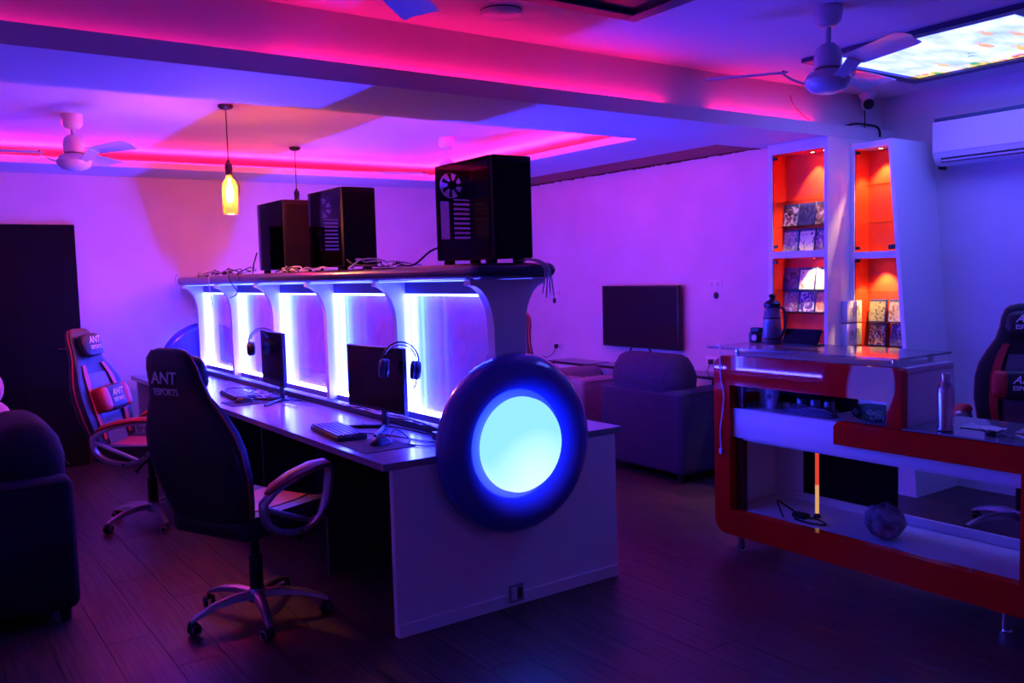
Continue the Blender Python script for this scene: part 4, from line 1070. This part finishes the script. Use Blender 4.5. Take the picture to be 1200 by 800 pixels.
# objects on the glass top
ZT = 1.1003
def lantern():
    t = thing('glass_jug', 'clear glass jug with dark lid and handle on the counter glass', 'jug', (2.24, -.16, ZT))
    gm = mat('jug_glass', (.16, .16, .20), .08, alpha=.75, coat=.4)
    MB().lathe([(0, .002), (.055, .002), (.058, .01), (.052, .06), (.046, .15), (.040, .20), (.036, .205)], 28).build('jug_body', gm, t)
    MB().lathe([(0, .0045), (.050, .0045), (.047, .09), (0, .09)], 24).build('contents', mat('murky', (.10, .09, .12), .5), t)
    MB().lathe([(.041, .200), (.045, .205), (.045, .222), (.030, .236), (.014, .243), (.014, .255), (.020, .262), (.014, .272), (0, .275)], 24).build('lid', DARKM, t)
    MB().tube(smooth_path([(0, -.04, .20), (-.0, -.072, .195), (0, -.085, .15), (0, -.078, .08), (0, -.053, .04)]), .007, 8).build('handle', BLACK, t)
    for z in (.03, .14): MB().lathe([(.0575-.07*z, z), (.0595-.07*z, z+.004), (.0575-.07*z, z+.008)], 24).build('band', DARKM, t)
lantern()
def card_machine():
    t = thing('desk_phone', 'dark tilted tablet screen on the counter glass beside the jug', 'tablet', (2.25, -.34, ZT))
    M = Matrix.Rotation(math.radians(28), 4, 'Y')
    MB().box((-.006, -.11, 0), (.006, .11, .095), .004, 2, Matrix.Translation((-.02, 0, .004)) @ M).build('tablet_body', BLACK, t)
    MB().box((-.0075, -.102, .008), (-.0061, .102, .088), 0, 1, Matrix.Translation((-.02, 0, .004)) @ M).build('tablet_screen', SCREEN, t)
    MB().box((-.03, -.10, 0), (.06, .10, .012), .003, 1).build('tablet_stand', BLACK, t)
card_machine()
def small_clock():
    t = thing('small_figure', 'small black gadget with two rounded ears beside the glass jug', 'gadget', (2.28, -.02, ZT))
    MB().box((-.03, -.035, 0), (.03, .035, .06), .012, 3).build('gadget_body', BLACK, t)
    MB().box((-.02, -.035, .06), (.02, .03, .085), .006, 2).build('gadget_top', BLACK, t)
    MB().lathe([(0, .004), (.016, .004), (.018, 0)], 16, Matrix.Translation((-.03, -.01, .03)) @ Matrix.Rotation(-PI/2, 4, 'Y')).build('gadget_lens', CHROME, t)
small_clock()
# objects in the display compartment
ZD = .7795
def cup(x, y, label):
    t = thing('paper_cup', label, 'cup', (x, y, ZD))
    MB().lathe([(0, .001), (.028, .001), (.030, .01), (.040, .105), (.042, .108), (.040, .11), (.037, .105), (.028, .012), (0, .012)], 24).build('cup_wall', PLASTICW, t)
    MB().lathe([(0, .003), (.014, .003), (.015, 0)], 16, Matrix.Translation((-.034, -.006, .065)) @ Matrix.Rotation(-PI/2, 4, 'Y')).build('cup_emblem', mat('cup_print', (.12, .10, .16), .5), t)
    return t
cup(2.10, -.27, 'white paper cup with dark round emblem in the counter display')
def small_carton():
    tag(BOX('small_carton', (2.12, -.165, ZD), (2.19, -.225, ZD+.10), PLASTICW, bev=.003), 'small white carton behind the paper cup in the counter display', 'box')
small_carton()
for k, y in enumerate((-.44, -.52, -.60)):
    t = thing('drink_can', 'small silver tin standing in a row in the counter display', 'can', (2.12, y, ZD), 0, 'tins in the counter display')
    MB().lathe([(0, .0005), (.024, .0005), (.027, .005), (.027, .062), (.024, .067), (0, .067)], 22).build('tin_body', mat('tin_grey', (.30, .30, .34), .3, metal=.6), t)
    MB().lathe([(0, .073), (.022, .073), (.0245, .069), (.0245, .0672), (0, .0672)], 22).build('tin_lid', DARKM, t)
def netbag():
    t = thing('string_bag', 'blue-grey net bag lying crumpled in front of the tins', 'bag', (2.05, -.54, ZD))
    nm = mat('net_blue', (.12, .14, .24), .7, bump=.8, bscale=45)
    m = MB(); nu, nv = 26, 10; V = []; F = []
    for j in range(nv+1):
        for i in range(nu+1):
            u = i/nu*2-1; v = j/nv*2-1
            h = .042*max(0, 1-u*u)**.5*max(0, 1-v*v)**.5+.004*math.sin(i*1.7+j*2.3)
            V.append((v*.035, u*.15, max(.001, h)))
    for j in range(nv):
        for i in range(nu): F.append((j*(nu+1)+i, j*(nu+1)+i+1, (j+1)*(nu+1)+i+1, (j+1)*(nu+1)+i))
    m.add(V, F, None, True).build('net', nm, t, fix=False)
    for k in range(5): MB().tube(smooth_path([(.03*math.sin(k+i), -.14+.28*i/6, .03+.012*math.cos(2*i+k)) for i in range(7)], 4), .002, 5).build('cord', mat('cord_grey', (.3, .32, .42), .6), t)
netbag()
def chain_heap():
    t = thing('chain_bundle', 'tangled dark metal chain bundle at the end of the counter display', 'chain', (2.07, -.86, ZD))
    m = MB()
    for k in range(26):
        a = random.uniform(0, 2*PI); c = Vector((random.uniform(-.04, .04), random.uniform(-.11, .11), .012+random.uniform(0, .04)))
        ax = Euler((random.uniform(0, 3), random.uniform(0, 3), a)).to_matrix()
        m.tube([c+ax @ Vector((.012*math.cos(2*PI*i/10), .012*math.sin(2*PI*i/10), 0)) for i in range(10)], .002, 5, closed=True)
    m.build('chain_links', mat('chain_metal', (.25, .25, .3), .3, metal=.8), t)
    MB().superell((.04, 0, .04), (.05, .12, .04), .7, .6, 16, 8).build('pouch', BLACKM, t)
chain_heap()
tag(BOX('black_tray', (2.16, -.30, .88), (2.36, -.62, .885), mat('blue_tray', (.03, .03, .16), .4), bev=.002), 'dark blue tray resting on the black box in the counter display', 'tray')
tag(BOX('black_box', (2.20, -.31, ZD), (2.35, -.61, .8795), BLACKM, bev=.003), 'black box under the blue tray in the counter display', 'box')
# lower compartment
def wrapped_ball():
    t = thing('wrapped_ball', 'ball-shaped bundle wrapped in clear plastic on the lower counter deck', 'bundle', (2.09, -.92, .2305))
    me = MB().superell((0, 0, .085), (.092, .092, .085), 1, 1, 13, 8)
    me.v = [(x*(1+random.uniform(-.14, .10)), y*(1+random.uniform(-.14, .10)), max(0.0005, z*(1+random.uniform(-.12, .08)))) for x, y, z in me.v]
    me.sm = [False]*len(me.sm)
    w_ = me.build('plastic_wrap', mat('crumpled_wrap', (.34, .35, .42), .2, alpha=.9, noise=.95, nscale=16, bump=1.0, bscale=30), t, fix=False)
    MB().superell((.0, .0, .075), (.05, .06, .045), .9, .9, 14, 8).build('dark_contents', mat('dark_blue_cloth', (.03, .04, .12), .7), t)
wrapped_ball()
def streak_standin():  # added glowing tube, stands in for an orange streak of light
    t = thing('streak_standin', 'added glowing orange tube standing in for a light streak on the lower counter deck', 'lamp', (2.16, -.50, .2305))
    MB().lathe([(0, .001), (.018, .001), (.018, .012), (.011, .016), (.011, .022), (0, .022)], 16).build('streak_base', BLACK, t)
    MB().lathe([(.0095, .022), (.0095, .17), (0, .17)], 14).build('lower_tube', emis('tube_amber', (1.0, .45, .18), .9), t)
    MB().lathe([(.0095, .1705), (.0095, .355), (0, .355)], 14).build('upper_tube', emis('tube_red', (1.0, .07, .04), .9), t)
    MB().lathe([(0, .3555), (.013, .3555), (.013, .375), (0, .375)], 14).build('streak_cap', REDIN, t)
streak_standin()
cable([(2.02, -.40, .236), (2.06, -.33, .30), (2.10, -.36, .27), (2.10, -.45, .24), (2.10, -.55, .24), (2.06, -.62, .236), (2.03, -.55, .236), (2.04, -.45, .236)], .005, CABLE, 'coiled black cable on the lower counter deck')
tag(MB().box((2.07, -.49, .231), (2.12, -.41, .255), .006, 2).build('cable_hub', BLACK), 'small black plug adapter inside the coiled cable', 'adapter')
# objects on the work top
ZW = .7975
def steel_bottle():
    t = thing('steel_bottle', 'brushed steel water bottle standing on the lower counter top', 'bottle', (2.01, -1.25, ZW))
    MB().lathe([(0, .001), (.030, .001), (.034, .005), (.0345, .165), (.032, .185), (.024, .205), (.0175, .218), (.0170, .228)], 32).build('bottle_body', STEEL, t)
    MB().lathe([(.0175, .226), (.0195, .228), (.0195, .246), (.017, .250), (0, .250)], 28).build('cap', STEEL, t)
steel_bottle()
def crumple(loc, s, label, m, name, cat):
    V = []; F = []; n = 8
    for j in range(n+1):
        for i in range(n+1):
            V.append((s[0]*(i/n-.5), s[1]*(j/n-.5), .001+abs(random.gauss(0, s[2]))*(1 if 0 < i < n and 0 < j < n else .3)))
    for j in range(n):
        for i in range(n): F.append((j*(n+1)+i, j*(n+1)+i+1, (j+1)*(n+1)+i+1, (j+1)*(n+1)+i))
    V2 = V+[(x, y, z+.0012) for x, y, z in V]; k = len(V)
    F2 = F+[tuple(q+k for q in f)[::-1] for f in F]
    return tag(MB().add(V2, F2).build(name, m, None, loc, fix=False), label, cat)
crumple((2.17, -1.33, ZW), (.09, .16, .006), 'crumpled pale paper beside the steel bottle', PAPER, 'paper_sheet', 'paper')
crumple((2.20, -1.52, ZW), (.10, .10, .010), 'small crumpled clear plastic bag on the lower counter top', FOIL, 'plastic_bag', 'bag')
def keys():
    t = thing('key_bunch', 'bunch of dark keys on a ring on the lower counter top', 'keys', (2.06, -1.46, ZW))
    MB().tube([(.016*math.cos(2*PI*k/16), .016*math.sin(2*PI*k/16), .004) for k in range(16)], .002, 6, closed=True).build('key_ring', DARKM, t)
    for k in range(4):
        M = Matrix.Rotation(k*1.3+.4, 4, 'Z')
        MB().box((.014, -.009, .001+.002*k), (.035, .009, .003+.002*k), 0, 1, M).box((.035, -.004, .001+.002*k), (.065, .004, .003+.002*k), 0, 1, M).build('key', DARKM, t)
    MB().superell((-.03, .03, .012), (.016, .022, .012), .7, .7, 14, 8).build('fob', BLACK, t)
keys()
